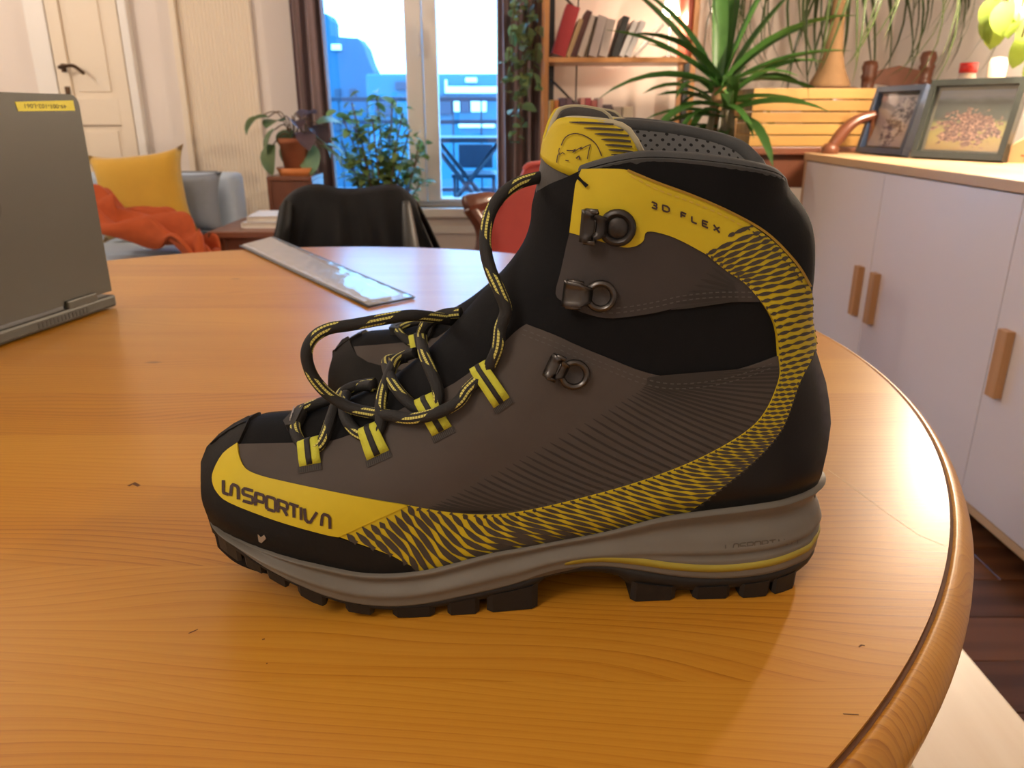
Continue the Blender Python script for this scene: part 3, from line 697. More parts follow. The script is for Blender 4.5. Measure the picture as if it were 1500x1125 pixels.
def webbing_loop(parent, q, surf=None, fr=None, lift=.004, stitch=True):
    """yellow-black-yellow woven loop; q = TL, TR, BR, BL pixels"""
    TL, TR_, BR, BL = [np.array(p, float) for p in q]; surf = surf or UP
    def strip(name, a, b, mat, extra, par):
        prof = [(0.0, .0016), (.25, .0032), (.6, lift + .0008), (.88, lift + .002), (1.0, lift + .0010), (1.03, lift - .0015), (.95, .0004), (.6, -.0002)]
        px, of = [], []
        for t, o in prof:
            l, r = BL + (TL - BL) * t, BR + (TR_ - BR) * t
            for u in np.linspace(a, b, 4): px.append(l + (r - l) * u); of.append(o + extra)
        px = np.array(px); P, N = surf.hit(px[:, 0], px[:, 1], fr); V = P + N * np.array(of)[:, None]
        Fc = [(4 * i + k, 4 * i + k + 1, 4 * i + k + 5, 4 * i + k + 4) for i in range(len(prof) - 1) for k in range(3)]
        ob = mesh(name, V, Fc, mat, par, True); md = ob.modifiers.new('t', 'SOLIDIFY'); md.thickness = .0009; md.offset = 0; return ob
    s_ = strip('webbing_loop', 0, 1, M['yelweb'], 0, parent)
    strip('centre_stripe', .36, .62, M['blkweb'], .0006, s_)
    if stitch:
        d = (BL - TL) / np.linalg.norm(BL - TL)
        ln = [([BL + (BR - BL) * u + d * 0, BL + (BR - BL) * u + d * 5, BL + (BR - BL) * u + d * 9], 1.6) for u in np.linspace(-.05, 1.0, 13)]
        bar = [([BL + (BR - BL) * u + d * 5 for u in (-.06, .5, 1.04)], 9)]
        ribbons('bar_tack', bar, M['stitch'], s_, .0016, surf, fr); ribbons('tack_thread', ln, M['rib'], s_, .0019, surf, fr)
def lace_hook(parent, c, d, R, style, hw=1.0):
    """eyelet ring with a bent lace hook; c ring centre px, d px vector ring->hook, R ring radius in m"""
    P, N = px_hit(*c, .001); P2, _ = px_hit(c[0] + d[0], c[1] + d[1], .001)
    T = P2 - P; T -= N * (T @ N); L = np.linalg.norm(T); T /= L; B = np.cross(N, T)
    o = bpy.data.objects.new('lace_hook', None)
    def W_(a, b, h): return P + T * a + B * b + N * h
    ring = [W_(R * math.cos(t), R * math.sin(t), .0016) for t in np.linspace(0, 2 * math.pi, 25)[:-1]]
    base = tube('lace_hook', ring, R * .27, M['gun'] if style else M['gund'], parent, 8, closed=True)
    cap = [W_(R * .8 * math.cos(t), R * .8 * math.sin(t), .0014) for t in np.linspace(0, 2 * math.pi, 25)[:-1]] + [W_(R * .45 * math.cos(t), R * .45 * math.sin(t), .0026 if not style else .0008) for t in np.linspace(0, 2 * math.pi, 25)[:-1]] + [W_(0, 0, .0029 if not style else .0004)]
    Fc = [(i, (i + 1) % 24, 24 + (i + 1) % 24, 24 + i) for i in range(24)] + [(24 + i, 24 + (i + 1) % 24, 48) for i in range(24)]
    mesh('rivet', cap, Fc, M['gund'], base, True)
    # hook plate: neck, saddle and two raised lips
    w = R * 1.0 * hw; V = []; rows = [(R * .7, .62, .0016), (R * 1.25, .8, .0034), (R * 1.5, .95, .0046), (L - R * .25, 1.0, .0040), (L + R * .45, 1.05, .0046), (L + R * .7, 1.05, .0030), (L + R * .5, 1.0, .0012)]
    for a, ww, h in rows:
        for j, u in enumerate(np.linspace(-1, 1, 7)): V.append(W_(a, u * w * ww, h + .0014 * abs(u) ** 4))
    Fc = [(7 * i + k, 7 * i + k + 1, 7 * i + k + 8, 7 * i + k + 7) for i in range(len(rows) - 1) for k in range(6)]
    ob = mesh('hook_plate', V, Fc, M['gun'] if style else M['gund'], base, True); md = ob.modifiers.new('t', 'SOLIDIFY'); md.thickness = .0011; md.offset = -1
    for sg in (-1, 1):
        tube('hook_lip', [W_(a, sg * w * (1.0 if i else .9), h) for i, (a, h) in enumerate(((R * 1.4, .0048), (L - R * .2, .0052), (L + R * .55, .0056)))], R * .17, M['gun'], base, 8)
    return base
def lace(parent, pts, r=.0028, name='lace', fr=None, off=.003):
    """pts: (x, y, None) lies on the upper, (x, y, yl) sits at that depth in the boot's frame"""
    fr = fr or FR; C = []
    for x, y, v in pts:
        if v is None: C.append(px_hit(x, y, off, None, fr)[0])
        elif isinstance(v, tuple): C.append(px_hit(x, y, v[0], None, fr)[0])
        else: C.append(fr.plane(np.array([float(x)]), np.array([float(y)]), v)[0])
    return tube(name, catmull(C, 7), r, M['lace'], parent, 14)
def mirror_copy(o, parent, dy=0):
    me = o.data.copy()
    for v in me.vertices: v.co.y = -v.co.y
    me.flip_normals(); c = bpy.data.objects.new(o.name.split('.')[0], me); COL.objects.link(c); c.parent = parent
    for m in o.modifiers: 
        if m.type == 'SOLIDIFY': k = c.modifiers.new('t', 'SOLIDIFY'); k.thickness = m.thickness; k.offset = m.offset
    return c
def copy_part(o, parent):
    c = o.copy(); COL.objects.link(c); c.parent = parent; return c

def far_raise(V):
    V = np.array(V); V[:, 2] += .012 * ss(V[:, 2], .15, .22) * ss(V[:, 1], .0, .03); return V
def upper(parent):
    top = TOPE; P = np.vstack([f2, top[1:-1], b2, [[b2[-1][0] - .003, .018], [f2[0][0] + .004, .018]]])
    O = dens(P, .003); n = len(O); pts = [O]
    rb = np.vstack([f2, [[np.nan, np.nan]], b2])
    for L in (dens(f2, .003, False), dens(b2, .003, False)):
        t = np.gradient(L, axis=0); t /= np.linalg.norm(t, axis=1)[:, None]; nn = np.stack([t[:, 1], -t[:, 0]], 1)
        for d in (.0006, .002, .0045, .008): pts.append(L + nn * d)
    gx, gz = np.meshgrid(np.arange(-.2, .2, .005), np.arange(.01, .3, .005)); g = np.stack([gx.ravel(), gz.ravel()], 1)
    I = np.vstack(pts[1:]); I = I[inside(I[:, 0], I[:, 1], P)]; dI = np.minimum(seg_dist(I[:, 0], I[:, 1], f2), seg_dist(I[:, 0], I[:, 1], b2)); I = I[dI > .0005]
    g = g[inside(g[:, 0], g[:, 1], P)]; dg = seg_dist(g[:, 0], g[:, 1], np.vstack([P, P[:1]])); g = g[dg > .009]
    vo, eo, fo, ov, oe, of = delaunay_2d_cdt([Vector(p) for p in np.vstack([O, I, g])], [], [list(range(n))], 1, 1e-5)
    v = np.array([tuple(a) for a in vo]); m = len(v); y = np.sqrt(np.maximum(q_up(v[:, 0], v[:, 1]), 0))
    db = np.minimum(seg_dist(v[:, 0], v[:, 1], f2), seg_dist(v[:, 0], v[:, 1], b2)); y = np.where(db < .0003, 0, y)
    V = np.vstack([np.stack([v[:, 0], -y, v[:, 1]], 1), np.stack([v[:, 0], y, v[:, 1]], 1)])
    Fc = []
    for f in fo:
        a, b, c = v[f[0]], v[f[1]], v[f[2]]; s_ = (b[0] - a[0]) * (c[1] - a[1]) - (b[1] - a[1]) * (c[0] - a[0])
        f = tuple(f) if s_ > 0 else tuple(f)[::-1]; Fc.append(f); Fc.append(tuple(i + m for i in f[::-1]))
    o = mesh('upper', far_raise(V), Fc, M['bblack'], parent, True)
    bm = bmesh.new(); bm.from_mesh(o.data); bmesh.ops.remove_doubles(bm, verts=bm.verts, dist=.00008); bm.to_mesh(o.data); bm.free(); o.data.shade_smooth()
    # collar edge and lining
    t = catmull(TOPE, 3); y = np.sqrt(np.maximum(q_up(t[:, 0], t[:, 1]), 1e-7))
    y[0] = y[-1] = 0.001
    near = np.stack([t[:, 0], -y, t[:, 1]], 1); far = np.stack([t[:, 0], y, t[:, 1]], 1)
    loop = far_raise(np.vstack([near, far[::-1][1:-1]])); loop = catmull(loop[::2], 3, True)
    def inset(L, d):
        T = np.roll(L, -1, 0) - np.roll(L, 1, 0); T[:, 2] = 0; T /= np.linalg.norm(T, axis=1)[:, None] + 1e-9
        return L + np.stack([-T[:, 1], T[:, 0], 0 * T[:, 0]], 1) * d
    rl = inset(loop, .0034); rl[:, 2] -= .0012
    kx = midp([(843, 240)])[0][0]; i0 = int(np.argmin(np.where(rl[:, 1] > 0, np.abs(rl[:, 0] - kx), 9))); r2 = np.roll(rl, -i0 - 1, 0); nn_ = rl[np.argsort(rl[:, 0])]; r2 = r2[r2[:, 0] > kx] if True else r2
    j0 = int(np.argmax(np.linalg.norm(np.diff(r2, axis=0), axis=1))); r2 = np.roll(r2, -j0 - 1, 0) if np.linalg.norm(r2[j0 + 1] - r2[j0]) > .02 else r2
    tube('collar_edge', r2, .0036, M['rim'], parent, 10)
    il = inset(loop, .0065); cx = il[:, 0].mean(); n = len(il); V, Fc, UV = [], [], []
    L = np.r_[0, np.cumsum(np.linalg.norm(np.diff(il, axis=0), axis=1))]
    rows = np.linspace(0, .15, 9)
    for h in rows:
        for i in range(n):
            k = 1 - .12 * (h / .15); V.append((cx + (il[i, 0] - cx) * k - .0, il[i, 1] * k, il[i, 2] - h)); UV.append((L[i], h))
    for a in range(len(rows) - 1):
        for i in range(n): j = (i + 1) % n; Fc.append((a * n + i, (a + 1) * n + i, (a + 1) * n + j, a * n + j))
    Fc.append(tuple(range((len(rows) - 1) * n, len(rows) * n)))
    mesh('lining', V, Fc, M['lining'], parent, True, UV)
    return o
ZB = wall_line([(322, 778), (332, 789), (357, 807), (390, 830), (423, 848), (473, 870), (523, 883), (573, 887), (623, 883), (673, 873), (723, 862), (760, 852), (793, 840), (827, 832), (877, 828), (927, 833), (993, 843), (1060, 846), (1127, 838), (1175, 820), (1186, 808)])
ZO = wall_line([(322, 792), (335, 802), (360, 820), (400, 844), (437, 862), (480, 879), (520, 890), (573, 896), (623, 894), (680, 885), (730, 875), (780, 864), (800, 848), (860, 839), (905, 845), (925, 858), (990, 866), (1060, 864), (1127, 856), (1165, 842), (1186, 826)])
ZGp = wall_line([(322, 804), (335, 815), (357, 830), (387, 845), (403, 855), (437, 873), (470, 890), (537, 903), (600, 908), (640, 905)])
def ZG(x): x = np.asarray(x, float); return np.where(x < -.052, np.maximum(ZGp(x) - float(ZGp(-.052)), 0), 0.0)
def yl_band(x): return ZB(x) + np.interp(x, [.01, .03, .06, .1, .16], [.0005, .003, .0038, .0045, .0055])
def sole_loop(n=110):
    ph = np.linspace(0, math.pi, n); xm, a = (XT + XH) / 2, (XH - XT) / 2
    x = xm - a * np.cos(ph) * (1 - 1e-6); y = np.sqrt(np.maximum(q_sole(x), 0)); y[0] = y[-1] = 0
    L = np.vstack([np.stack([x, -y], 1), np.stack([x[::-1], y[::-1]], 1)[1:-1]])
    T = np.roll(L, -1, 0) - np.roll(L, 1, 0); T /= np.linalg.norm(T, axis=1)[:, None]; return L, np.stack([T[:, 1], -T[:, 0]], 1)
def loft(name, rows, mat, parent, caps=True):
    n = len(rows[0]); V = np.vstack(rows); Fc = []
    for a in range(len(rows) - 1):
        for i in range(n): j = (i + 1) % n; Fc.append((a * n + i, a * n + j, (a + 1) * n + j, (a + 1) * n + i))
    if caps: Fc.append(tuple(range(n))[::-1]); Fc.append(tuple(range((len(rows) - 1) * n, len(rows) * n)))
    return mesh(name, V, Fc, mat, parent, True)
def sole(parent):
    L, N = sole_loop(); x = L[:, 0]; hw = ss(x, .045, .095); zb, zt = ZB(x), ZT(x)
    rows = []
    for k in np.linspace(0, 1, 25):
        of = .0008 - .0022 * math.exp(-((k - .72) / .16) ** 2) + .0012 * math.exp(-((k - .38) / .12) ** 2)
        oh = .0004 - .0042 * math.exp(-((k - .76) / .15) ** 2) + .0010 * math.exp(-((k - .42) / .05) ** 2) - .0012 * math.exp(-((k - .34) / .025) ** 2) + .0006 * (k < .3)
        if k > .96: oh += .0008; of -= .0004
        o = of * (1 - hw) + oh * hw
        rows.append(np.column_stack([L + N * o[:, None], zb + (zt - zb) * k]))
    rows.append(np.column_stack([L - N * .010, zt - .001])); md = loft('midsole', rows, M['mid'], parent)
    # coloured line around the heel and arch
    w = ss(x, .005, .03); rows = []
    for k, o in ((0, -.001), (0, .0013), (.5, .0017), (1, .0013), (1, -.001)):
        rows.append(np.column_stack([L + N * (o * w - .003 * (1 - w))[:, None], yl_band(x) - .0006 * w + k * .0040 * w]))
    loft('midsole_line', rows, M['midy'], md, False)
    zo = ZO(x); rows = [np.column_stack([L - N * .004, zo]), np.column_stack([L - N * .0012, zo]), np.column_stack([L + N * .0004, zo * .5 + zb * .5]), np.column_stack([L + N * .0002, zb + .0003])]
    loft('outsole', rows, M['outsole'], parent)
    def xw(px, py): return float(SOLE.hit([px], [py])[0][0, 0])
    lugs = [(322, 352, 815), (360, 386, 838), (392, 421, 855), (437, 477, 882), (506, 547, 897), (575, 637, 903), (655, 702, 890), (713, 788, 875), (924, 990, 875), (1016, 1070, 868), (1085, 1128, 862), (1134, 1166, 850)]
    for a, b, y in lugs:
        x0, x1 = xw(a, y), xw(b, y)
        for sg in (-1, 1):
            bm = bmesh.new(); m = .12 * (x1 - x0); xs = [x0, x0 + m, (x0 + x1) / 2, x1 - m, x1]; outer = []; 
            for xx in xs:
                yy = math.sqrt(max(float(q_sole(xx)), 1e-6)); outer.append((xx, yy))
            depth = .016; V = []
            for xx, yy in outer:
                e = .0008 if xx in (x0, x1) else -.0006
                zt_, zg = float(ZO(xx)) + .0025, float(ZG(xx)) + .0003
                zg = min(zg, zt_ - .0035)
                if (xx in (x0, x1)): zg += .0008
                yo = yy - e; yi = max(yo - depth, .003)
                V += [(xx, sg * yo, zt_), (xx, sg * (yo - .0008), zg), (xx, sg * yi, zg), (xx, sg * yi, zt_)]
            Fc = [(4 * i + k, 4 * i + (k + 1) % 4, 4 * i + 4 + (k + 1) % 4, 4 * i + 4 + k) for i in range(4) for k in range(4)] + [(3, 2, 1, 0), (16, 17, 18, 19)]
            vs_ = [bm.verts.new(v) for v in V]
            for f in Fc: bm.faces.new([vs_[i] for i in f])
            bmesh.ops.recalc_face_normals(bm, faces=bm.faces); bm_obj('lug', bm, M['outsole'], parent)
    for xx in (-.10, -.075, -.05, -.025, .09, .115):
        z = float(ZG(xx)) + .0003; box('lug', (xx - .008, xx + .008, -.014, .014, z, float(ZO(xx)) + .002), M['outsole'], parent, .001, 1)
# tongue
TXF = FR.plane(np.array([795.]), np.array([205.]))[0][0]; TXB = FR.plane(np.array([938.]), np.array([215.]), -.03)[0][0]
def q_tongue(x, z):
    xf = TXF + np.interp(z, [.14, .19, .215, .24], [-.010, -.004, .0, .004])
    t = np.clip((x - xf) / (TXB - xf), -1, 1); return .031 ** 2 * (1 - (1 - t) ** 2) * np.where(t < 0, 3, 1)
TONG = Surf(q_tongue)
TW_TOP = catmull([(797, 205), (800, 194), (806, 183), (815, 175), (836, 174), (864, 176), (892, 180), (911, 187), (924, 202), (933, 219), (935, 229)], 4)
def tongue(parent):
    # sheet wrapped round the shin: columns run from the near wing round the front to the far wing
    P, N = TONG.hit(TW_TOP[:, 0], TW_TOP[:, 1]); i = np.argsort(P[:, 0]); zx, zz = P[i, 0], P[i, 2]
    cols = []
    for sg in (-1, 1):
        for t in np.linspace(1, 0, 22) if sg < 0 else np.linspace(0, 1, 22)[1:]:
            cols.append((sg, t))
    rows = np.linspace(0, 1, 16); V = []
    for sg, t in cols:
        tt = t ** 2; x = TXF + (TXB - TXF) * tt
        zt = float(np.interp(x, zx, zz)); dz = 0
        if sg > 0: zt += .0055 * math.sin(min(1, t * 1.3) * math.pi * .55) 
        for r in rows:
            z = .150 + (zt - .150) * r
            xf = TXF + float(np.interp(z, [.14, .19, .215, .24], [-.010, -.004, .0, .004])); xx = xf + (TXB - xf) * tt
            yy = .031 * math.sqrt(max(0, 1 - (1 - tt) ** 2)); V.append((xx, sg * yy, z))
    m = len(rows); Fc = [(a * m + r, (a + 1) * m + r, (a + 1) * m + r + 1, a * m + r + 1) for a in range(len(cols) - 1) for r in range(m - 1)]
    o = mesh('tongue', V, Fc, M['rim'], parent, True); md = o.modifiers.new('t', 'SOLIDIFY'); md.thickness = .0035; md.offset = 1
    o.data.materials.clear(); o.data.materials.append(M['tonguegrey'])
    # yellow pull tab: the same sheet above a slanting line, a little proud of it
    V2 = []; 
    for c in range(len(cols)):
        sg, t = cols[c]; col = np.array(V[c * m:(c + 1) * m]); zt = col[-1, 2]; zl = .2135 - .015 * t; 
        for r in np.linspace(0, 1, 8):
            z = zl + (zt + .0006 - zl) * r; xx = np.interp(z, col[:, 2], col[:, 0]); yy = np.interp(z, col[:, 2], col[:, 1])
            ddx, ddy = xx - (TXB + .01), yy; L_ = math.hypot(ddx, ddy) + 1e-9; V2.append((xx + ddx / L_ * .0008, yy + ddy / L_ * .0008, z))
    Fc = [(a * 8 + r, (a + 1) * 8 + r, (a + 1) * 8 + r + 1, a * 8 + r + 1) for a in range(len(cols) - 1) for r in range(7)]
    p = mesh('tongue_pull', V2, Fc, M['yellow'], parent, True); md = p.modifiers.new('t', 'SOLIDIFY'); md.thickness = .0016; md.offset = 1
    lip = [V[c * m + m - 1] for c in range(len(cols))]
    tube('tongue_binding', np.array(lip) + [0.0014, 0, -.0002], .0014, plain('pale binding', (.42, .38, .25), .8), p, 8)
    return o, p
M['tonguegrey'] = fabric('tongue grey fabric', (.075, .070, .066), .9, .15, .3, 700, .2)

# -- letters as single-stroke outlines
GL = {'L': [[(0, 1), (0, .1), (.1, 0), (.9, 0)]], 'A': [[(0, 0), (.12, .8), (.3, 1), (.7, 1), (.88, .85), (.9, 0)]],
      'S': [[(.9, 1), (.15, 1), (0, .85), (0, .62), (.12, .52), (.8, .5), (.9, .38), (.9, .12), (.78, 0), (0, 0)]],
      'P': [[(0, 0), (0, 1), (.78, 1), (.9, .88), (.9, .55), (.78, .42), (.1, .42)]], 'O': [[(.12, 0), (0, .14), (0, .86), (.12, 1), (.78, 1), (.9, .86), (.9, .14), (.78, 0), (.12, 0)]],
      'R': [[(0, 0), (0, 1), (.78, 1), (.9, .88), (.9, .58), (.78, .46), (.1, .46)], [(.5, .46), (.9, 0)]],
      'T': [[(0, 1), (.95, 1)], [(.48, 1), (.48, 0)]], 'I': [[(.3, 1), (.3, 0)]], 'V': [[(0, 1), (.06, .15), (.2, 0), (.42, .05), (.9, 1)]],
      '3': [[(0, 1), (.8, 1), (.9, .8), (.75, .55), (.3, .53)], [(.75, .55), (.9, .3), (.8, 0), (0, 0)]], 'D': [[(0, 0), (0, 1), (.6, 1), (.9, .75), (.9, .25), (.6, 0), (0, 0)]],
      'F': [[(0, 0), (0, 1), (.85, 1)], [(0, .5), (.7, .5)]], 'E': [[(.85, 0), (0, 0), (0, 1), (.85, 1)], [(0, .5), (.7, .5)]], 'X': [[(0, 0), (.9, 1)], [(0, 1), (.9, 0)]]}
def lettering(spec, w, slant=0):
    """spec: (char, x0, x1, base_y0, base_y1, height) in pixels, baseline from (x0,base_y0) to (x1,base_y1)"""
    out = []
    for ch, x0, x1, b0, b1, h in spec:
        ux, uy = np.array([x1 - x0, b1 - b0]), np.array([-(b1 - b0) / max(x1 - x0, 1) * -h * slant, -h])
        for pl in GL[ch]:
            p = np.array([np.array([x0, b0]) + ux * a / .9 + uy * b for a, b in pl]); out.append((dens(p, 1.6, False), w))
    return out

def boot_near():
    o = thing('hiking_boot', 'black grey and yellow hiking boot standing in front on the table, lettered side facing out', 'boot', tuple(FR.O), FR.th, 'pair of hiking boots')
    P = {}
    P['upper'] = upper(o); sole(o); tongue(o)
    P['rand'] = panel('toe_rand', RAND, M['brand'], o, .0017)
    P['grey'] = panel('side_panel', GREY, M['bgrey'], o, .0010)
    P['gup'] = panel('ankle_panel', GUP, M['bgrey2'], o, .0010)
    P['heel'] = panel('heel_counter', HEEL, M['bheel'], o, .0017)
    n = 90; bp = [tuple(p) for p in band(np.linspace(0, 1, n), np.zeros(n))] + [tuple(p) for p in band(np.linspace(1, 0, n), np.ones(n))]
    P['band'] = panel('striped_band', bp, M['yellow'], o, .0015)
    P['toey'] = panel('toe_panel', TOEY, M['yellow'], o, .0021)
    P['flex'] = panel('cuff_panel', FLEX, M['yellow'], o, .0016)
    # collar padding and pleats left as the black upper; printed stripes on the band
    slen = np.linalg.norm(np.diff((BTs + BUs) / 2, axis=0), axis=1); cum = np.r_[0, np.cumsum(slen)]; tot = cum[-1]; idx = np.arange(len(BTs)) / (len(BTs) - 1)
    s_of = lambda d: np.interp(d, cum, idx)
    ln = []; d = -186.0; k = 0
    while d < tot + 42:
        dd = np.clip(d, 0, tot); run = float(np.interp(dd, [0, 128, 219, 321, 428, 535, 621, 691, 738, 785, 838, 892, 945], [186, 160, 130, 110, 85, 48, 20, 4, 6, 16, 20, 2, -20]))
        step = float(np.interp(dd, [0, 150, 320, 428, 535, 640, 760, 945], [21, 18, 14, 12.5, 9.5, 8, 9, 12]))
        wmax = float(np.interp(dd, [0, 120, 219, 320, 560, 640, 760, 945], [8.8, 7.2, 5.0, 4.4, 4.2, 4.2, 5.0, 6.2]))
        nseg = 3; ph = (k % 2) * .5 + (k % 3) * .07
        for j in range(-1, nseg + 1):
            a, b = (j + ph) / nseg - .03, (j + ph + 1) / nseg + .03
            a, b = max(a, .0), min(b, 1.0)
            if b - a < .05: continue
            tt = np.linspace(a, b, 9); sd = d + run * tt
            ok = (sd >= 0) & (sd <= tot); 
            if ok.sum() < 3: continue
            tt, sd = tt[ok], sd[ok]; u = np.linspace(0, 1, len(tt)); wd = wmax * np.clip(np.minimum(u / .35, (1 - u) / .35), .15, 1)
            if a == 0: wd[0] = wmax * .8
            if b == 1: wd[-1] = wmax * .8
            ln.append((band(s_of(sd), tt), wd))
        d += step; k += 1
    ribbons('stripe_print', ln, M['dstripe'], P['band'], .0018)
    # embossed ribs on the side panel
    A0, A1 = catmull([(628, 742), (760, 672), (925, 578), (948, 552)], 12), np.array(band(np.linspace(1.6 / 13, 8.6 / 13, 37), np.full(37, -.04)))
    ln = []
    for i in range(46):
        u = i / 45; fi = lambda A, w: np.array([np.interp(w * (len(A) - 1), np.arange(len(A)), A[:, 0]), np.interp(w * (len(A) - 1), np.arange(len(A)), A[:, 1])]); a = fi(A0, u); b = fi(A1, .06 + u * .94); m_ = (a + b) / 2 + np.array([-.06, .10]) * np.linalg.norm(b - a) * (1 - u) * .6
        t = np.linspace(0, 1, 16)[:, None]; ln.append((a * (1 - t) ** 2 + 2 * m_ * t * (1 - t) + b * t * t, np.interp(np.linspace(0, 1, 16), [0, .12, 1], [.8, 3.2, 3.4])))
    ribbons('embossed_rib', ln, M['rib'], P['grey'], .00125)
    ln = []
    for i in range(8):
        u = i / 7; a = np.array([982, 452]) + np.array([60, -62]) * u; b = np.array([1080, 438]) + np.array([-6, -24]) * u
        ln.append((np.linspace(a, b, 10), np.interp(np.linspace(0, 1, 10), [0, .2, 1], [.6, 4, 4])))
    ribbons('embossed_rib', ln, M['rib'], P['gup'], .00125)
    # stitching
    off = lambda L, dx, dy: np.array(L, float) + [dx, dy]
    ribbons('stitching', stitch_lines(off(catmull(GREY_COL, 8), -4, 8), 5, 4, 1.6) + stitch_lines(off(catmull(GREY_COL, 8), -6, 15), 5, 4, 1.6), M['stitch'], P['grey'], .0013)
    low = catmull([(1100, 434), (1050, 434), (1000, 439), (960, 448), (920, 455), (890, 457), (860, 450)], 8)
    ribbons('stitching', stitch_lines(low, 5, 4, 1.6) + stitch_lines(off(low, 0, -7), 5, 4, 1.6), M['stitch'], P['gup'], .0013)
    fx = catmull([(925, 257), (960, 276), (1010, 294), (1053, 312), (1090, 333)], 8)
    ribbons('stitching', stitch_lines(fx, 6, 4, 2.4), M['ystitch'], P['flex'], .0019)
    ex = catmull([(1090, 333), (1118, 352), (1141, 376), (1163, 402), (1178, 430)], 8)
    ribbons('stitching', stitch_lines(ex, 5, 4, 1.8), M['dstripe'], P['band'], .0021)
    # black piping above the yellow cuff panel, thread end
    ribbons('piping', [(catmull([(920, 249), (960, 266), (1010, 284), (1053, 302), (1090, 322), (1118, 341), (1143, 364), (1165, 390), (1181, 419)], 6), 3.5)], plain('amber edge binding', (.33, .19, .01), .6), P['flex'], .0022)
    ribbons('thread_end', [([(852, 260), (858, 266), (865, 273)], [5, 4, 6])], M['bblack'], P['flex'], .003)
    # lettering
    z = lambda x, y: (290 + x / 3, 560 + y / 3)
    ls = []
    for ch, a, b, y0, y1 in (('L', 128, 150, 487, 494), ('A', 158, 190, 500, 514), ('S', 208, 250, 520, 532), ('P', 261, 298, 540, 551), ('O', 308, 348, 553, 565), ('R', 360, 400, 568, 582), ('T', 408, 448, 583, 595), ('I', 452, 478, 596, 604), ('V', 476, 530, 603, 618), ('A', 548, 586, 622, 634)):
        ls.append((ch, 290 + a / 3, 290 + b / 3, 560 + y0 / 3, 560 + y1 / 3, 17.5))
    ribbons('lettering', lettering(ls, 4.3), M['emb'], P['toey'], .0026)
    ls = [(ch, 760 + a / 3, 760 + b / 3, 140 + y0 / 3, 140 + y1 / 3, 8.0) for ch, a, b, y0, y1 in (('3', 580, 602, 486, 495), ('D', 628, 656, 500, 509), ('F', 708, 732, 530, 540), ('L', 755, 777, 549, 558), ('E', 802, 827, 566, 577), ('X', 850, 876, 586, 597))]
    ribbons('lettering', lettering(ls, 2.5), M['emb'], P['flex'], .0021)
    lg = [(ch, x, x + 8.5, 806 - (x - 1060) * .10 - .0, 805 - (x - 1060) * .10, 9) for ch, x in zip('LASPORTIVA', np.linspace(1062, 1158, 10))]
    ribbons('moulded_lettering', lettering(lg, 1.5), plain('dark moulded letters', (.09, .08, .068), .5), o, .0008, SOLE)
    # heart shaped scuff on the toe rand
    hm = [(380, 780), (384, 784), (389, 781), (392, 786), (386, 791), (382, 789)]
    panel('scuff_mark', hm, plain('pale scuff', (.30, .24, .18), .8), o, .0020)
    # head emblem on the tongue pull
    ez = lambda L: [(780 + x / 5.357, 150 + y / 5.357) for x, y in L]
    em = [(catmull(ez([(210, 475), (216, 425), (230, 400)]), 4), 1.4), (catmull(ez([(245, 340), (270, 285), (310, 255), (360, 246), (420, 262), (480, 300), (520, 350), (548, 420)]), 4), 1.5),
          (ez([(232, 360), (225, 385), (232, 412), (255, 395), (270, 405)]), 1.2), (ez([(285, 378), (330, 380), (355, 365), (330, 395), (400, 348), (385, 370), (430, 345), (465, 330), (450, 390), (440, 445)]), 1.3), (ez([(275, 455), (300, 460)]), 1.6), (ez([(355, 440), (378, 420), (385, 450)]), 2.0)]
    ribbons('head_emblem', [(dens(p, 1.5, False), w) for p, w in em], M['emb'], o, .0016, TONG)
    tl = []
    for a, b, y, w in ((305, 640, 160, 3.2), (415, 715, 205, 3.6), (495, 755, 250, 3.8), (545, 770, 293, 3.8), (575, 780, 335, 3.4), (600, 785, 375, 3.2), (620, 790, 410, 2.6)):
        tl.append((ez([(a, y - 3), (a + (b - a) * .3, y), (a + (b - a) * .7, y + 6), (b, y + 12)]), [1, w, w, w * .8]))
    ribbons('tongue_stripe', [(catmull(p, 3), np.interp(np.linspace(0, 1, 10), [0, .3, .7, 1], w)) for p, w in tl], M['dstripe'], o, .0015, TONG)
    # folded gusset strip beside the lacing
    for q in ([(443, 655), (473, 647), (472, 679), (441, 685)], [(533, 636), (559, 624), (572, 660), (540, 675)], [(615, 593), (641, 580), (663, 624), (635, 639)], [(695, 545), (717, 531), (747, 581), (724, 597)]):
        webbing_loop(o, q)
    lace_hook(o, (905, 332), (-33, -4), .0062, False, 1.05); lace_hook(o, (880, 432), (-37, -5), .0056, True, 1.0); lace_hook(o, (840, 547), (-25, -11), .0056, True, .95)
    # laces
    lace(o, [(668, 470, .012), (655, 468, .004), (630, 464, -.004), (600, 462, -.010), (560, 468, -.014), (515, 476, -.018), (480, 482, -.021), (458, 496, -.023), (449, 518, -.024), (455, 545, -.024), (470, 567, -.0235), (488, 583, -.023), (513, 597, -.024), (545, 605, -.0275), (573, 609, -.0345), (600, 613, -.0395), (624, 610, -.0425), (650, 601, -.0435), (672, 588, -.0425), (690, 573, (.0045,)), (705, 557, (.003,)), (716, 545, (.003,)), (727, 530, (.005,)), (738, 510, (.007,)), (744, 485, (.008,)), (741, 455, -.036), (731, 425, -.034), (719, 397, -.030), (712, 370, -.026), (711, 343, -.022), (718, 312, -.018), (733, 288, -.014), (756, 270, -.010), (780, 262, -.006), (800, 259, .0)], name='lace')
    lace(o, [(445, 612, (.003,)), (437, 625, None), (437, 640, None), (446, 655, (.0028,)), (460, 660, (.0025,)), (473, 655, (.003,)), (484, 640, (.004,)), (492, 620, (.0045,)), (500, 602, (.005,)), (508, 588, (.005,)), (522, 577, (.004,)), (540, 570, (.003,)), (552, 566, (.002,))])
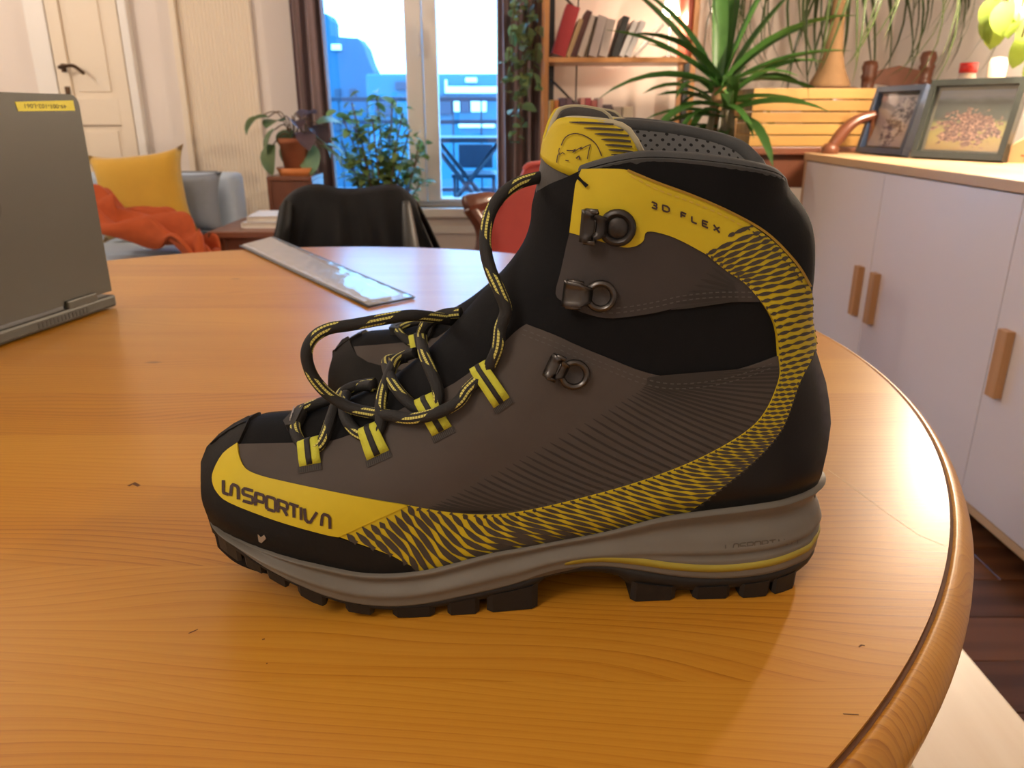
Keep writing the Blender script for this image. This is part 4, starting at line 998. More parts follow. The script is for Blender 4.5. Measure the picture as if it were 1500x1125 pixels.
    lace(o, [(552, 572, (.003,)), (530, 574, (.003,)), (500, 589, (.003,)), (475, 597, (.003,)), (452, 606, (.003,)), (440, 613, (.003,))])
    lace(o, [(512, 588, (.004,)), (509, 604, (.004,)), (514, 622, (.004,)), (527, 637, (.003,)), (545, 643, (.0025,)), (558, 635, (.003,)), (564, 622, (.004,)), (568, 602, (.006,)), (573, 582, (.006,)), (581, 562, (.006,)), (589, 545, (.006,)), (600, 531, (.004,)), (615, 523, (.003,))])
    lace(o, [(600, 528, (.002,)), (590, 535, (.004,)), (578, 543, (.006,)), (580, 557, (.006,)), (589, 575, (.006,)), (601, 590, (.005,)), (616, 601, (.003,)), (634, 600, (.0025,)), (645, 592, (.003,)), (649, 575, (.005,)), (643, 553, (.006,)), (634, 530, (.006,)), (630, 507, (.006,)), (635, 490, (.006,)), (648, 479, (.006,)), (662, 468, (.004,)), (675, 458, .002)])
    tg = panel('lace_tag', [(420, 629), (441, 609), (452, 605), (438, 633), (424, 635)], plain('black rubber tag', (.018, .017, .017), .6), o, .0058)
    ribbons('tag_lettering', lettering([(ch, 431 + i * .9, 431.5 + i * .9 + .5, 630 - i * 2.6, 630 - i * 2.6 - 1.6, 5) for i, ch in enumerate('LASPOR')], .8), plain('pale tag print', (.30, .28, .25), .7), tg, .0061)
    # the same covering pieces on the side turned away
    for k in ('rand', 'grey', 'gup', 'heel', 'band', 'flex'): mirror_copy(P[k], o)
    return o, P
boot1, PARTS = boot_near()
FR2 = Frame((.027, .530, TABLE), math.radians(2.0))
def boot_far():
    o = thing('hiking_boot', 'matching hiking boot standing behind, only its dark toe and tongue tops showing', 'boot', tuple(FR2.O), FR2.th, 'pair of hiking boots')
    for c in list(boot1.children):
        nm = c.name.split('.')[0]
        if nm in ('upper', 'collar_edge', 'lining', 'midsole', 'outsole', 'lug', 'tongue', 'tongue_pull'):
            d = copy_part(c, o)
            for g in list(c.children): copy_part(g, d)
    for k in ('rand', 'grey', 'gup', 'heel', 'band', 'toey', 'flex'): mirror_copy(PARTS[k], o)
    for k in ('gup', 'heel', 'band', 'flex'):
        d = copy_part(PARTS[k], o)
        for g in PARTS[k].children:
            if g.name.startswith(('stripe_print', 'stitching', 'embossed')): copy_part(g, d)
    panel('toe_rand', [(488, 610), (486, 560), (487, 536), (492, 515), (503, 500), (512, 495), (517, 509), (524, 522), (540, 532), (570, 540), (620, 548), (640, 560), (640, 610)], M['brand'], o, .0017, None, FR2)
    panel('side_panel', [(519, 509), (560, 506), (603, 502), (640, 496), (680, 470), (760, 440), (760, 560), (640, 556), (570, 541), (540, 533), (524, 523)], M['bgrey'], o, .0010, None, FR2)
    webbing_loop(o, [(602, 500), (624, 494), (626, 518), (605, 524)], None, FR2, stitch=False)
    lace(o, [(590, 482, (.003,)), (585, 488, None), (590, 496, None), (601, 504, (.002,)), (612, 506, (.0025,)), (626, 498, (.003,)), (634, 484, (.004,)), (640, 474, (.004,))], fr=FR2)
    lace(o, [(582, 488, (.003,)), (600, 482, (.004,)), (620, 478, (.004,)), (650, 472, (.003,))], fr=FR2)
    panel('lace_tag', [(572, 491), (580, 482), (592, 480), (588, 491)], plain('black rubber tag two', (.03, .03, .03), .5), o, .006, None, FR2)
    return o
boot_far()
# ------------------------------------------------------------------ things on the table
def laptop():
    h = np.array([-.19326, -.98115]); o = thing('laptop', 'dark grey laptop with a yellow inventory sticker, lid back towards the boots', 'laptop', (-.503, .950, TABLE), math.atan2(h[1], h[0]))
    k = NT('laptop shell'); k.set(Base_Color=(.055, .055, .045), Roughness=.45, Metallic=.2); shell = k.m
    dark = plain('laptop dark', (.03, .027, .022), .5)
    wd, hb, top = .345, .017, .252
    bm = bmesh.new(); bm_box(bm, .0, wd, -.24, .004, .002, hb, .003); bm_obj('base', bm, shell, o, False)
    box('keyboard', (.02, wd - .02, -.20, -.06, hb, hb + .0012), dark, o, .0003, 1)
    for x in (.02, wd - .03):
        for y in (-.22, -.02): box('rubber_foot', (x, x + .012, y, y + .01, 0, .003), dark, o, .0005, 1)
    for i in range(14): x = .05 + i * .0058; box('vent_slot', (x, x + .0032, .0036, .0044, .006, .0125), dark, o, 0)
    z0, tl = .021, math.radians(1.0)
    r = .012; cs = [(x, z) for x, z in [(0, z0), (wd, z0)]]
    pts = [(.0, z0), (wd, z0)] + [(wd - r + r * math.cos(a), top - r + r * math.sin(a)) for a in np.linspace(0, math.pi / 2, 6)] + [(r - r * math.sin(a), top - r + r * math.cos(a)) for a in np.linspace(0, math.pi / 2, 6)]
    lid = prism('lid', pts, 'y', -.007, 0, shell, o)
    box('screen', (.008, wd - .008, -.0078, -.0068, z0 + .012, top - .008), dark, lid, .0002, 1)
    for x in (.03, wd - .09): box('hinge', (x, x + .05, -.004, .0035, .012, .026), shell, o, .002)
    fr = Frame((-.503, .950, TABLE), math.atan2(h[1], h[0]))
    def L(x, y):
        p = fr.plane(np.array([float(x)]), np.array([float(y)]), .0004)[0]; return p[0], p[2]
    q = [L(22, 149), L(107, 147), L(110, 162), L(27, 163)]
    ys = plain('sticker yellow', (.78, .72, .012), .5)
    st = prism('sticker', q, 'y', .0, .0005, ys, o)
    c = bpy.data.curves.new('t', 'FONT'); c.body = '49-001-102-L061'; c.size = 1; t = bpy.data.objects.new('t', c); COL.objects.link(t)
    me = bpy.data.meshes.new_from_object(t.evaluated_get(bpy.context.evaluated_depsgraph_get())); bpy.data.objects.remove(t)
    co = np.array([v.co[:] for v in me.vertices]); mn, mx = co.min(0), co.max(0)
    a, b = L(97, 156), L(36, 156); hh = abs(q[0][1] - q[3][1]) * .45
    for v in me.vertices:
        u = (v.co.x - mn[0]) / (mx[0] - mn[0]); w = (v.co.y - mn[1]) / (mx[1] - mn[1])
        v.co = Vector((a[0] + (b[0] - a[0]) * u, .0007, a[1] + hh * .5 - hh * w))
    mkobj('sticker_text', me, st, plain('sticker print', (.07, .05, .008), .6))
    cx, cz = L(-14, 306); n = 32
    lg = mesh('emblem', [(cx + .0135 * math.cos(t), .0006, cz + .0135 * math.sin(t)) for t in np.linspace(0, 2 * math.pi, n, endpoint=False)], [tuple(range(n))], dark, lid)
laptop()
def strip():
    c = [az(352, 362, TABLE), az(400, 349, TABLE), az(607, 438, TABLE), az(540, 452, TABLE)]
    o = thing('sleeved_strip', 'long flat grey strip in a shiny clear plastic sleeve lying across the far table edge', 'plastic sleeve', (c[3].x, c[3].y, TABLE))
    P = [np.array((p.x - c[3].x, p.y - c[3].y)) for p in c]
    def q(u, v): a = P[3] + (P[0] - P[3]) * u; b = P[2] + (P[1] - P[2]) * u; return a + (b - a) * v
    core = [q(.03, .03), q(.03, .62), q(.985, .9), q(.985, .03)]
    prism('core', [tuple(p) for p in core], 'z', .0012, .0055, plain('grey board', (.50, .47, .46), .5), o)
    k = NT('clear sleeve'); v = k.coord(); nz = k.noise(v, 26, 4, .6, 1.2)
    k.set(Base_Color=(.75, .77, .80), Roughness=.12, Alpha=.42); k.b.inputs['Coat Weight'].default_value = .6; k.bump(nz, .6, .004)
    V, Fc = [], []; nu, nv = 40, 8
    for layer in (0, 1):
        for i in range(nu + 1):
            for j in range(nv + 1):
                p = q(i / nu, j / nv); z = .0006 if layer == 0 else .0062 + .0008 * math.sin(i * 1.7 + j) * math.sin(j * 2.1)
                if j in (0, nv) or i in (0, nu): z = .002 + layer * .0012
                V.append((p[0], p[1], z))
    m = (nu + 1) * (nv + 1)
    for i in range(nu):
        for j in range(nv):
            a = i * (nv + 1) + j; f = (a, a + nv + 1, a + nv + 2, a + 1); Fc.append(tuple(x + m for x in f)); Fc.append(f[::-1])
    mesh('sleeve', V, Fc, k.m, o, True)
    e = [np.array((*q(t, 0), .0025)) for t in np.linspace(0, 1, 8)]; tube('sleeve_seam', e, .0016, plain('blue grey edge', (.06, .07, .1), .4), o, 6)
    e = [np.array((*q(t, 1), .0025)) for t in np.linspace(0, 1, 8)]; tube('sleeve_seam', e, .0012, plain('blue grey edge two', (.10, .12, .17), .4), o, 6)
    e = [np.array((*q(0, t), .0025)) for t in np.linspace(0, 1, 5)]; tube('sleeve_seam', e, .0015, plain('blue grey edge three', (.05, .06, .08), .4), o, 6)
strip()

# ------------------------------------------------------------------ white cabinet on the right
CX, CT, CYF, CYN, CDEP = 1.13, .842, 3.08, .62, .56
def cabinet():
    o = thing('cabinet', 'long white cabinet with oak top, oak edges and oak bar handles', 'cabinet', (CX, CYN, 0))
    L = CYF - CYN; D = CDEP
    box('carcass', (.022, D, .02, L - .02, .07, CT - .026), M['white'], o, 0)
    box('worktop', (-.006, D, -.01, L + .0, CT - .026, CT), M['oak'], o, .002)
    box('side_panel', (0, D, L - .018, L, .05, CT - .026), M['oak'], o, .001); box('side_panel', (0, D, 0, .018, .05, CT - .026), M['oak'], o, .001)
    box('bottom_panel', (.0, D, .018, L - .018, .05, .07), M['oak'], o, .001)
    for y in (.05, L * .5, L - .09): 
        for x in (.05, D - .09): box('foot', (x, x + .04, y, y + .04, 0, .05), M['black'], o, .003)
    s1 = 2.405 - CYN; s2 = 1.735 - CYN; w = s1 - s2 - .003; ys = [L - .02, s1, s2, s2 - w, s2 - 2 * w + .0]
    hz0, hz1 = .36, .52
    for i, (a, b) in enumerate(zip(ys, ys[1:])):
        b = max(b, .02); d = box('door', (0, .02, b + .0015, a - .0015, .073, CT - .030), M['white'], o, .0012)
        hy = [s1 + .055, s1 - .06, s2 - .055, s2 - w - .06][i] if i < 4 else 0
        if i in (0,): hy = s1 + .055
        box('handle', (-.02, 0, hy - .018, hy + .018, hz0, hz1), M['handle'], d, .002)
cabinet()
def photo_mat(kind):
    k = NT('photo ' + kind); v = k.coord('Generated'); sp = k.n('ShaderNodeSeparateXYZ'); k.l(v, sp.inputs[0]); x, y = sp.outputs[0], sp.outputs[2]
    n = k.noise(v, 14, 4, .6); n2 = k.noise(v, 5, 3)
    if kind == 'meadow':
        yy = k.math('ADD', y, k.math('MULTIPLY', k.math('SUBTRACT', n2, .5), .12))
        base = k.ramp(yy, [(.0, (.30, .20, .08)), (.22, (.28, .23, .06)), (.45, (.22, .21, .06)), (.52, (.04, .05, .035)), (.80, (.07, .08, .065)), (.90, (.22, .25, .28))])
        dx = k.math('MULTIPLY', k.math('SUBTRACT', x, .52), 1.9); dy = k.math('MULTIPLY', k.math('SUBTRACT', y, .38), 2.9)
        r = k.math('ADD', k.math('MULTIPLY', dx, dx), k.math('MULTIPLY', dy, dy))
        crowd = k.math('LESS_THAN', k.math('ADD', r, k.math('MULTIPLY', k.math('SUBTRACT', k.noise(v, 8, 4, .6), .5), 3.6)), .62)
        vo = k.n('ShaderNodeTexVoronoi', i_Scale=15.0); k.l(v, vo.inputs['Vector'])
        cc = k.ramp(k.noise(v, 30, 3, .7), [(.40, (.03, .018, .016)), (.47, (.16, .075, .05)), (.52, (.06, .03, .026)), (.58, (.45, .26, .17))])
        k.set(Base_Color=k.mix(crowd, base, cc), Roughness=.7); k.b.inputs['Specular IOR Level'].default_value = .15
    else:
        dx = k.math('MULTIPLY', k.math('SUBTRACT', k.math('SUBTRACT', x, .6), k.math('MULTIPLY', k.math('SUBTRACT', y, .5), .35)), 2.6); dy = k.math('MULTIPLY', k.math('SUBTRACT', y, .5), 1.7)
        r = k.math('ADD', k.math('MULTIPLY', dx, dx), k.math('MULTIPLY', dy, dy))
        f = k.math('LESS_THAN', k.math('ADD', r, k.math('MULTIPLY', k.math('SUBTRACT', n, .5), 2.5)), .6)
        k.set(Base_Color=k.mix(f, (.33, .31, .35), k.ramp(k.noise(v, 9, 3, .6), [(.42, (.08, .075, .11)), (.5, (.20, .19, .23)), (.58, (.45, .43, .46))])), Roughness=.25)
    return k.m
def frame(A, B, h, depth, fm, pm, mat_w, label, name='photo_frame'):
    A, B = np.array(A), np.array(B); w = np.linalg.norm(B - A); rz = math.atan2(B[1] - A[1], B[0] - A[0])
    o = thing(name, label, 'photo frame', (A[0], A[1], CT), rz, 'framed photos on the cabinet')
    tl = math.radians(-13); R = Matrix.Rotation(tl, 4, 'X'); b = .02
    def pt(nm, bx, m, par, bev=.001):
        ob = box(nm, bx, m, par, bev); ob.data.transform(R); zmin = min(v.co.z for v in ob.data.vertices); return ob
    bm = bmesh.new(); z0 = .0045
    for bx in ((0, w, -.0, depth, z0, z0 + b), (0, w, 0, depth, z0 + h - b, z0 + h), (0, b, 0, depth, z0 + b, z0 + h - b), (w - b, w, 0, depth, z0 + b, z0 + h - b)): bm_box(bm, *bx, bevel=.001)
    f = bm_obj('frame_moulding', bm, fm, o); f.data.transform(R)
    pt('backing', (b * .5, w - b * .5, depth - .006, depth - .002, z0 + b * .5, z0 + h - b * .5), mat_w, o)
    mx = w * .035; mz = h * .04; p = pt('photo', (b + mx, w - b - mx, depth - .0085, depth - .006, z0 + b + mz, z0 + h - b - mz), pm, o, 0)
    pt('glass', (b * .8, w - b * .8, depth * .35, depth * .35 + .001, z0 + b * .8, z0 + h - b * .8), M['glass'], o, 0)
    s = prism('stand', [(w * .42, z0 + .02), (w * .58, z0 + .02), (w * .54, z0 + h * .7), (w * .46, z0 + h * .7)], 'y', depth, depth + .003, M['black'], o)
    R2 = Matrix.Rotation(math.radians(-14), 4, 'X'); s.data.transform(Matrix.Translation((0, 0, h * .7)) @ Matrix.Rotation(math.radians(22), 4, 'X') @ Matrix.Translation((0, -.0, -h * .7)) @ Matrix.Identity(4)); s.data.transform(R)
    mn = min(v.co.z for ob in o.children for v in ob.data.vertices)
    for ob in o.children: ob.data.transform(Matrix.Translation((0, 0, -mn)))
navy = plain('navy frame', (.045, .07, .13), .35); grn = plain('dark green frame', (.035, .042, .036), .35)
frame((1.29, 3.02), (1.33, 2.74), .235, .03, navy, photo_mat('grey'), plain('dark mount', (.03, .035, .045), .6), 'small navy photo frame with a black and white portrait')
frame((1.32, 2.66), (1.47, 2.40), .245, .03, grn, photo_mat('meadow'), plain('dusk mount', (.16, .15, .10), .6), 'wide dark green photo frame with a colour group picture')
def on_cab(name, label, cat, px, py, Y):
    p = ay(px, py, Y); return thing(name, label, cat, (p.x, Y, CT)), p
o, p = on_cab('glass_jar', 'clear glass jar with a red lid standing behind the photo frames', 'jar', 1420, 92, 2.72); H = p.z - CT
lathe('jar_body', [(.001, 0), (.026, 0), (.028, .01), (.028, H - .05), (.024, H - .03), (.001, H - .03)], plain('milky glass', (.62, .50, .45), .2), o, 16)
lathe('lid', [(.001, H - .03), (.027, H - .03), (.027, H), (.001, H)], plain('red lid', (.60, .03, .03), .4), o, 16)
o, p = on_cab('pepper_mill', 'pale turned wooden mill standing behind the wide photo frame', 'pepper mill', 1464, 83, 2.75); H = p.z - CT
lathe('mill_body', [(.001, 0), (.03, 0), (.031, .03), (.024, .10), (.028, .17), (.022, H - .11)], M['bench'], o, 16)
lathe('mill_head', [(.022, H - .11), (.029, H - .10), (.029, H - .02), (.022, H - .004), (.001, H)], M['bench'], o, 16)
def block():
    o = thing('wooden_block', 'small pointed wooden block beside the wide photo frame', 'ornament', (1.56, 2.42, CT), -.5)
    prism('block', [(-.05, 0), (.05, 0), (.05, .05), (.0, .085), (-.05, .05)], 'y', -.03, .03, M['oak'], o)
    box('slot', (-.02, .02, -.031, .031, .02, .024), M['darkwood'], o, 0)
block()

# ------------------------------------------------------------------ pale bench at lower right
def bench():
    o = thing('bench', 'pale wooden bench seat tucked beside the table', 'bench', (.475, .1, 0))
    for i in range(3): box('seat_board', (-.40 + i * .134, -.40 + i * .134 + .132, -.75, .78, .42, .45), M['bench'], o, .003)
    for x in (-.37, -.07):
        for y in (-.66, .62): box('leg', (x, x + .045, y, y + .045, 0, .42), M['bench'], o, .003)
    for y in (-.64, .64): box('stretcher', (-.33, -.07, y - .015, y + .015, .3, .36), M['bench'], o, .002)
bench()

# ------------------------------------------------------------------ plants
def leaf_mesh(name, L, w, droop, mat, n=7, fold=.25, twist=0):
    V, Fc = [], []; x, z, a = 0, 0, 0
    for i in range(n + 1):
        t = i / n; ww = w * (math.sin(math.pi * min(1, t * .92 + .08)) ** .6 if i < n else 0.02)
        V += [(x, -ww / 2, z + fold * ww), (x, 0, z), (x, ww / 2, z + fold * ww)]
        a = -droop * t; x += L / n * math.cos(a); z += L / n * math.sin(a)
    for i in range(n):
        for k in (0, 1): b = 3 * i + k; Fc.append((b, b + 3, b + 4, b + 1))
    me = bpy.data.meshes.new(name); me.from_pydata(V, [], Fc); me.materials.append(mat); me.shade_smooth(); return me
def put_leaf(me, parent, loc, az_, el, roll=0, sc=1.0):
    o = bpy.data.objects.new('leaf', me); COL.objects.link(o); o.parent = parent; o.location = loc
    o.rotation_euler = (Matrix.Rotation(az_, 3, 'Z') @ Matrix.Rotation(-el, 3, 'Y') @ Matrix.Rotation(roll, 3, 'X')).to_euler(); o.scale = (sc, sc, sc); return o
def pot(parent, r, h, mat, z=0):
    lathe('pot', [(.001, z), (r * .75, z), (r * .97, z + h * .84), (r * 1.05, z + h * .84), (r * 1.05, z + h), (r * .93, z + h), (r * .9, z + h * .88), (.001, z + h * .88)], mat, parent, 28)
    lathe('soil', [(r * .9, z + h * .885), (.001, z + h * .9)], M['soil'], parent, 20)
def dracaena():
    Y = 3.15; c = ay(1052, 150, Y)
    o = thing('dracaena', 'tall dracaena with long strappy green leaves in front of the bookshelf', 'plant', (c.x, Y, 0))
    pot(o, .16, .30, M['terracotta'])
    tube('trunk', catmull([(0, 0, .26), (.01, 0, .5), (-.005, .01, c.z - .15), (0, 0, c.z + .06)], 6), .026, M['trunk'], o, 10)
    tube('trunk', catmull([(.03, .03, .26), (.05, .03, .5), (.07, .03, c.z - .05)], 6), .018, M['trunk'], o, 10)
    rs = random.Random(3); ms = [leaf_mesh('leaf', l, w, d, M['leaf']) for l, w, d in ((.52, .055, 1.0), (.46, .05, .6), (.42, .05, 1.5), (.50, .06, .25))]
    # (azimuth deg, elevation deg, mesh)
    for a, e, m in ((100, 85, 3), (20, 70, 3), (160, 62, 1), (5, 48, 1), (175, 40, 1), (-10, 30, 1), (190, 18, 0), (10, 15, 0), (150, 50, 3), (30, 55, 3), (200, 45, 0), (-30, 50, 0), (60, 78, 3)):
        put_leaf(ms[m], o, (rs.uniform(-.02, .02), rs.uniform(-.02, .02), c.z + .05), math.radians(a), math.radians(e), rs.uniform(-.4, .4), rs.uniform(.9, 1.15))
    for i in range(64):
        lv = rs.random(); a_ = rs.uniform(0, 6.28); a_ = math.pi - a_ if lv > .3 and math.cos(a_) > .35 and math.sin(a_) < .5 else a_; put_leaf(ms[rs.choice((0, 2, 2, 1))], o, (rs.uniform(-.02, .06), rs.uniform(-.03, .03), c.z + .03 - .24 * lv), a_, math.radians(35 - 55 * lv + rs.uniform(-15, 15)), rs.uniform(-.5, .5), rs.uniform(.6, 1.0))
    dry = leafmat('dry leaf', (.20, .17, .10)); md = leaf_mesh('leaf', .4, .05, .5, dry)
    for i in range(7): put_leaf(md, o, (rs.uniform(-.02, .08), -.03, c.z - .02), rs.uniform(3.9, 5.6), math.radians(-60 - rs.uniform(0, 25)), 0, rs.uniform(.6, 1))
dracaena()
def ponytail():
    Y = 3.42; c = ay(1215, 122, Y)
    o = thing('ponytail_palm', 'ponytail palm with a swollen tan trunk and thin hanging leaves', 'plant', (c.x, Y, c.z - .03))
    lathe('pot', [(.001, -.14), (.09, -.14), (.11, .012), (.10, .015), (.001, .0)], M['darkwood'], o, 20)
    lathe('trunk', [(.085, .0), (.08, .03), (.055, .08), (.036, .15), (.028, .25), (.026, .36), (.03, .52), (.02, .56)], M['trunk'], o, 18)
    rs = random.Random(11); ms = [leaf_mesh('leaf', l, .013, d, M['leafpale'], 12, .2) for l, d in ((1.15, 2.9), (1.05, 3.1), (1.25, 2.6), (.9, 3.2))]
    for i in range(130):
        put_leaf(rs.choice(ms), o, (0, 0, .53 + rs.uniform(-.03, .03)), rs.uniform(0, 6.283), math.radians(rs.uniform(18, 60)), rs.uniform(-.3, .3), rs.uniform(.72, 1.0))
ponytail()
def crate():
    Y = 3.42; a, b = ay(1105, 128, Y - .22), ay(1290, 215, Y - .22); s0, s1 = a.x, b.x; z1, z0 = a.z, .86
    o = thing('wooden_crate', 'yellow slatted wooden planter crate under the ponytail palm', 'crate', ((s0 + s1) / 2, Y, z0))
    w = (s1 - s0) / 2; n = 5; h = (z1 - z0) / n
    for i in range(n):
        z = i * h
        for y in (-.22, .20): box('slat', (-w, w, y, y + .016, z + .002, z + h - .003), M['boxwood'], o, .002)
        for x in (-w, w - .016): box('slat', (x, x + .016, -.204, .20, z + .002, z + h - .003), M['boxwood'], o, .002)
    for x in (-w + .016, w - .05):
        for y in (-.2, .165): box('corner_post', (x, x + .034, y, y + .034, 0, z1 - z0 - .01), M['boxwood'], o, .002)
    box('bottom', (-w + .016, w - .016, -.204, .2, .0, .015), M['boxwood'], o, 0)
    s = thing('plant_stand', 'red brown wooden stand carrying the slatted crate', 'stand', ((s0 + s1) / 2, Y, 0))
    box('stand_top', (-w - .02, w + .02, -.24, .24, .83, .86), M['midwood'], s, .004)
    for x in (-w, w - .05):
        for y in (-.22, .17): box('leg', (x, x + .05, y, y + .05, 0, .83), M['midwood'], s, .004)
    for y in (-.21, .19): box('rail', (-w + .05, w - .05, y, y + .02, .70, .83), M['midwood'], s, .003)
    box('lower_shelf', (-w, w, -.2, .2, .3, .32), M['midwood'], s, .003)
crate()
def ladder_chair():
    Y = 3.78; pl, pr = ay(1276, 88, Y), ay(1362, 74, Y)
    o = thing('ladderback_chair', 'red brown wooden chair with turned finials behind the cabinet end', 'chair', (pl.x, Y, 0), 0)
    w = min(pr.x, 1.9) - pl.x
    for x, zt in ((0, pl.z), (w, pr.z)):
        prof = [(.020, 0), (.024, .45), (.028, zt - .14), (.034, zt - .13), (.027, zt - .12), (.031, zt - .08), (.036, zt - .07), (.029, zt - .055), (.036, zt - .03), (.028, zt - .005), (.001, zt)]
        lathe('back_post', prof, M['midwood'], o, 14, loc=(x, 0, 0))
    for z in (.62, .78, .93, ay(1320, 122, Y).z): prism('back_slat', [(0.01, z), (w * .5, z - .015), (w - .01, z), (w - .01, z + .05), (w * .5, z + .075), (.01, z + .05)], 'y', -.008, .008, M['midwood'], o)
    box('seat', (-.03, w + .03, -.40, .02, .43, .46), M['midwood'], o, .006)
    for x in (0, w): lathe('front_leg', [(.016, 0), (.02, .3), (.018, .43)], M['midwood'], o, 12, loc=(x, -.36, 0))
    za = ay(1240, 190, 3.3).z
    for z in (.18, .3): tube('stretcher', [(0, -.36, z), (w, -.36, z)], .011, M['midwood'], o, 8)
ladder_chair()
def arch_ornament():
    Y = 3.0; f = lambda x, y: (ay(x, y, Y).x - 1.25, 0, ay(x, y, Y).z - CT)
    o = thing('carved_bow', 'curved red brown wooden ornament lying at the far end of the cabinet', 'ornament', (1.25, Y, CT))
    pts = catmull([f(1216, 217), f(1226, 205), f(1240, 188), f(1258, 175), f(1282, 168)], 6); pts[:, 2] = np.maximum(pts[:, 2], .019)
    tube('bow', pts, np.interp(np.linspace(0, 1, len(pts)), [0, .3, 1], [.018, .024, .016]), M['darkwood'], o, 12)
    lathe('bow_end', [(.001, 0), (.03, .0), (.032, .02), (.02, .036), (.001, .04)], M['midwood'], o, 14, loc=(pts[0][0], 0, 0))
    lathe('bow_foot', [(.02, 0), (.014, .01), (.012, float(pts[-1][2]))], M['midwood'], o, 12, loc=(pts[-1][0], 0, 0))
arch_ornament()
def ivy():
    Y = 3.98; o0 = ay(772, 40, Y); o = thing('trailing_ivy', 'trailing ivy hanging in front of the right curtain', 'plant', (o0.x, Y, 1.62))
    pot(o, .07, .11, M['terracotta'], 0); rs = random.Random(5); lm = [leaf_mesh('leaf', l, l * .8, .7, M['leafivy'], 4, .15) for l in (.05, .065, .04)]
    tube('hanger', [(0, 0, .1), (0, 0, ZC - 1.62)], .003, M['black'], o, 5)
    lathe('hanger_ring', [(.07, .1), (.074, .104), (.07, .108), (.066, .104)], M['black'], o, 18, closed=True)
    for s in range(9):
        tx, ty = rs.choice(((745, 120), (752, 170), (755, 205), (765, 110), (775, 130), (785, 90), (748, 150), (760, 195), (770, 80))); e = ay(tx + rs.uniform(-8, 8), ty, Y); e = np.array(e) - [o0.x, Y, 1.62]
        a = rs.uniform(0, 6.28); st = np.array((.06 * math.cos(a), .06 * math.sin(a) * .5, .09)); mid = (st + e) / 2 + [rs.uniform(-.04, .04), rs.uniform(-.06, .02), .02]
        pth = catmull([st, st + [.02 * math.cos(a), -.02, .0], mid, e], 6); tube('stem', pth, .003, M['stem'], o, 5)
        for p in pth[3:]:
            for _ in range(2 if s % 2 else 1): put_leaf(rs.choice(lm), o, tuple(p + np.array([rs.uniform(-.02, .02) for _ in range(3)])), rs.uniform(0, 6.28), math.radians(rs.uniform(-60, 20)), rs.uniform(-.8, .8), rs.uniform(.7, 1.25))
ivy()
def bush():
    Y = 4.02; c = ay(562, 262, Y); o = thing('window_shrub', 'bushy green shrub standing in front of the window', 'plant', (c.x, Y, 0))
    pot(o, .13, .26, M['terracotta']); rs = random.Random(9); lm = [leaf_mesh('leaf', l, l * .62, .6, M['leafbush'], 4, .15) for l in (.055, .07, .045)]
    ends = [(500, 168), (515, 150), (552, 140), (575, 150), (590, 165), (615, 205), (620, 215), (500, 205), (520, 185), (545, 170), (570, 185), (600, 190), (508, 225), (530, 215), (555, 205), (580, 215), (605, 228), (620, 262), (515, 240), (545, 235), (575, 240), (600, 250), (560, 255)]
    for x, y in ends:
        e = np.array(ay(x, y, Y + rs.uniform(-.12, .08))) - [c.x, Y, 0]; b = np.array((rs.uniform(-.03, .03), rs.uniform(-.03, .03), .24)); m = (b + e) / 2 + [rs.uniform(-.03, .03), 0, .03]
        pth = catmull([b, m, e], 7); tube('stem', pth, .004, M['stem'], o, 5)
        for p in np.repeat(pth[4:], 3, axis=0):
            put_leaf(rs.choice(lm), o, tuple(p + np.array([rs.uniform(-.025, .025) for _ in range(3)])), rs.uniform(0, 6.28), math.radians(rs.uniform(-35, 45)), rs.uniform(-.6, .6), rs.uniform(.7, 1.3))
bush()
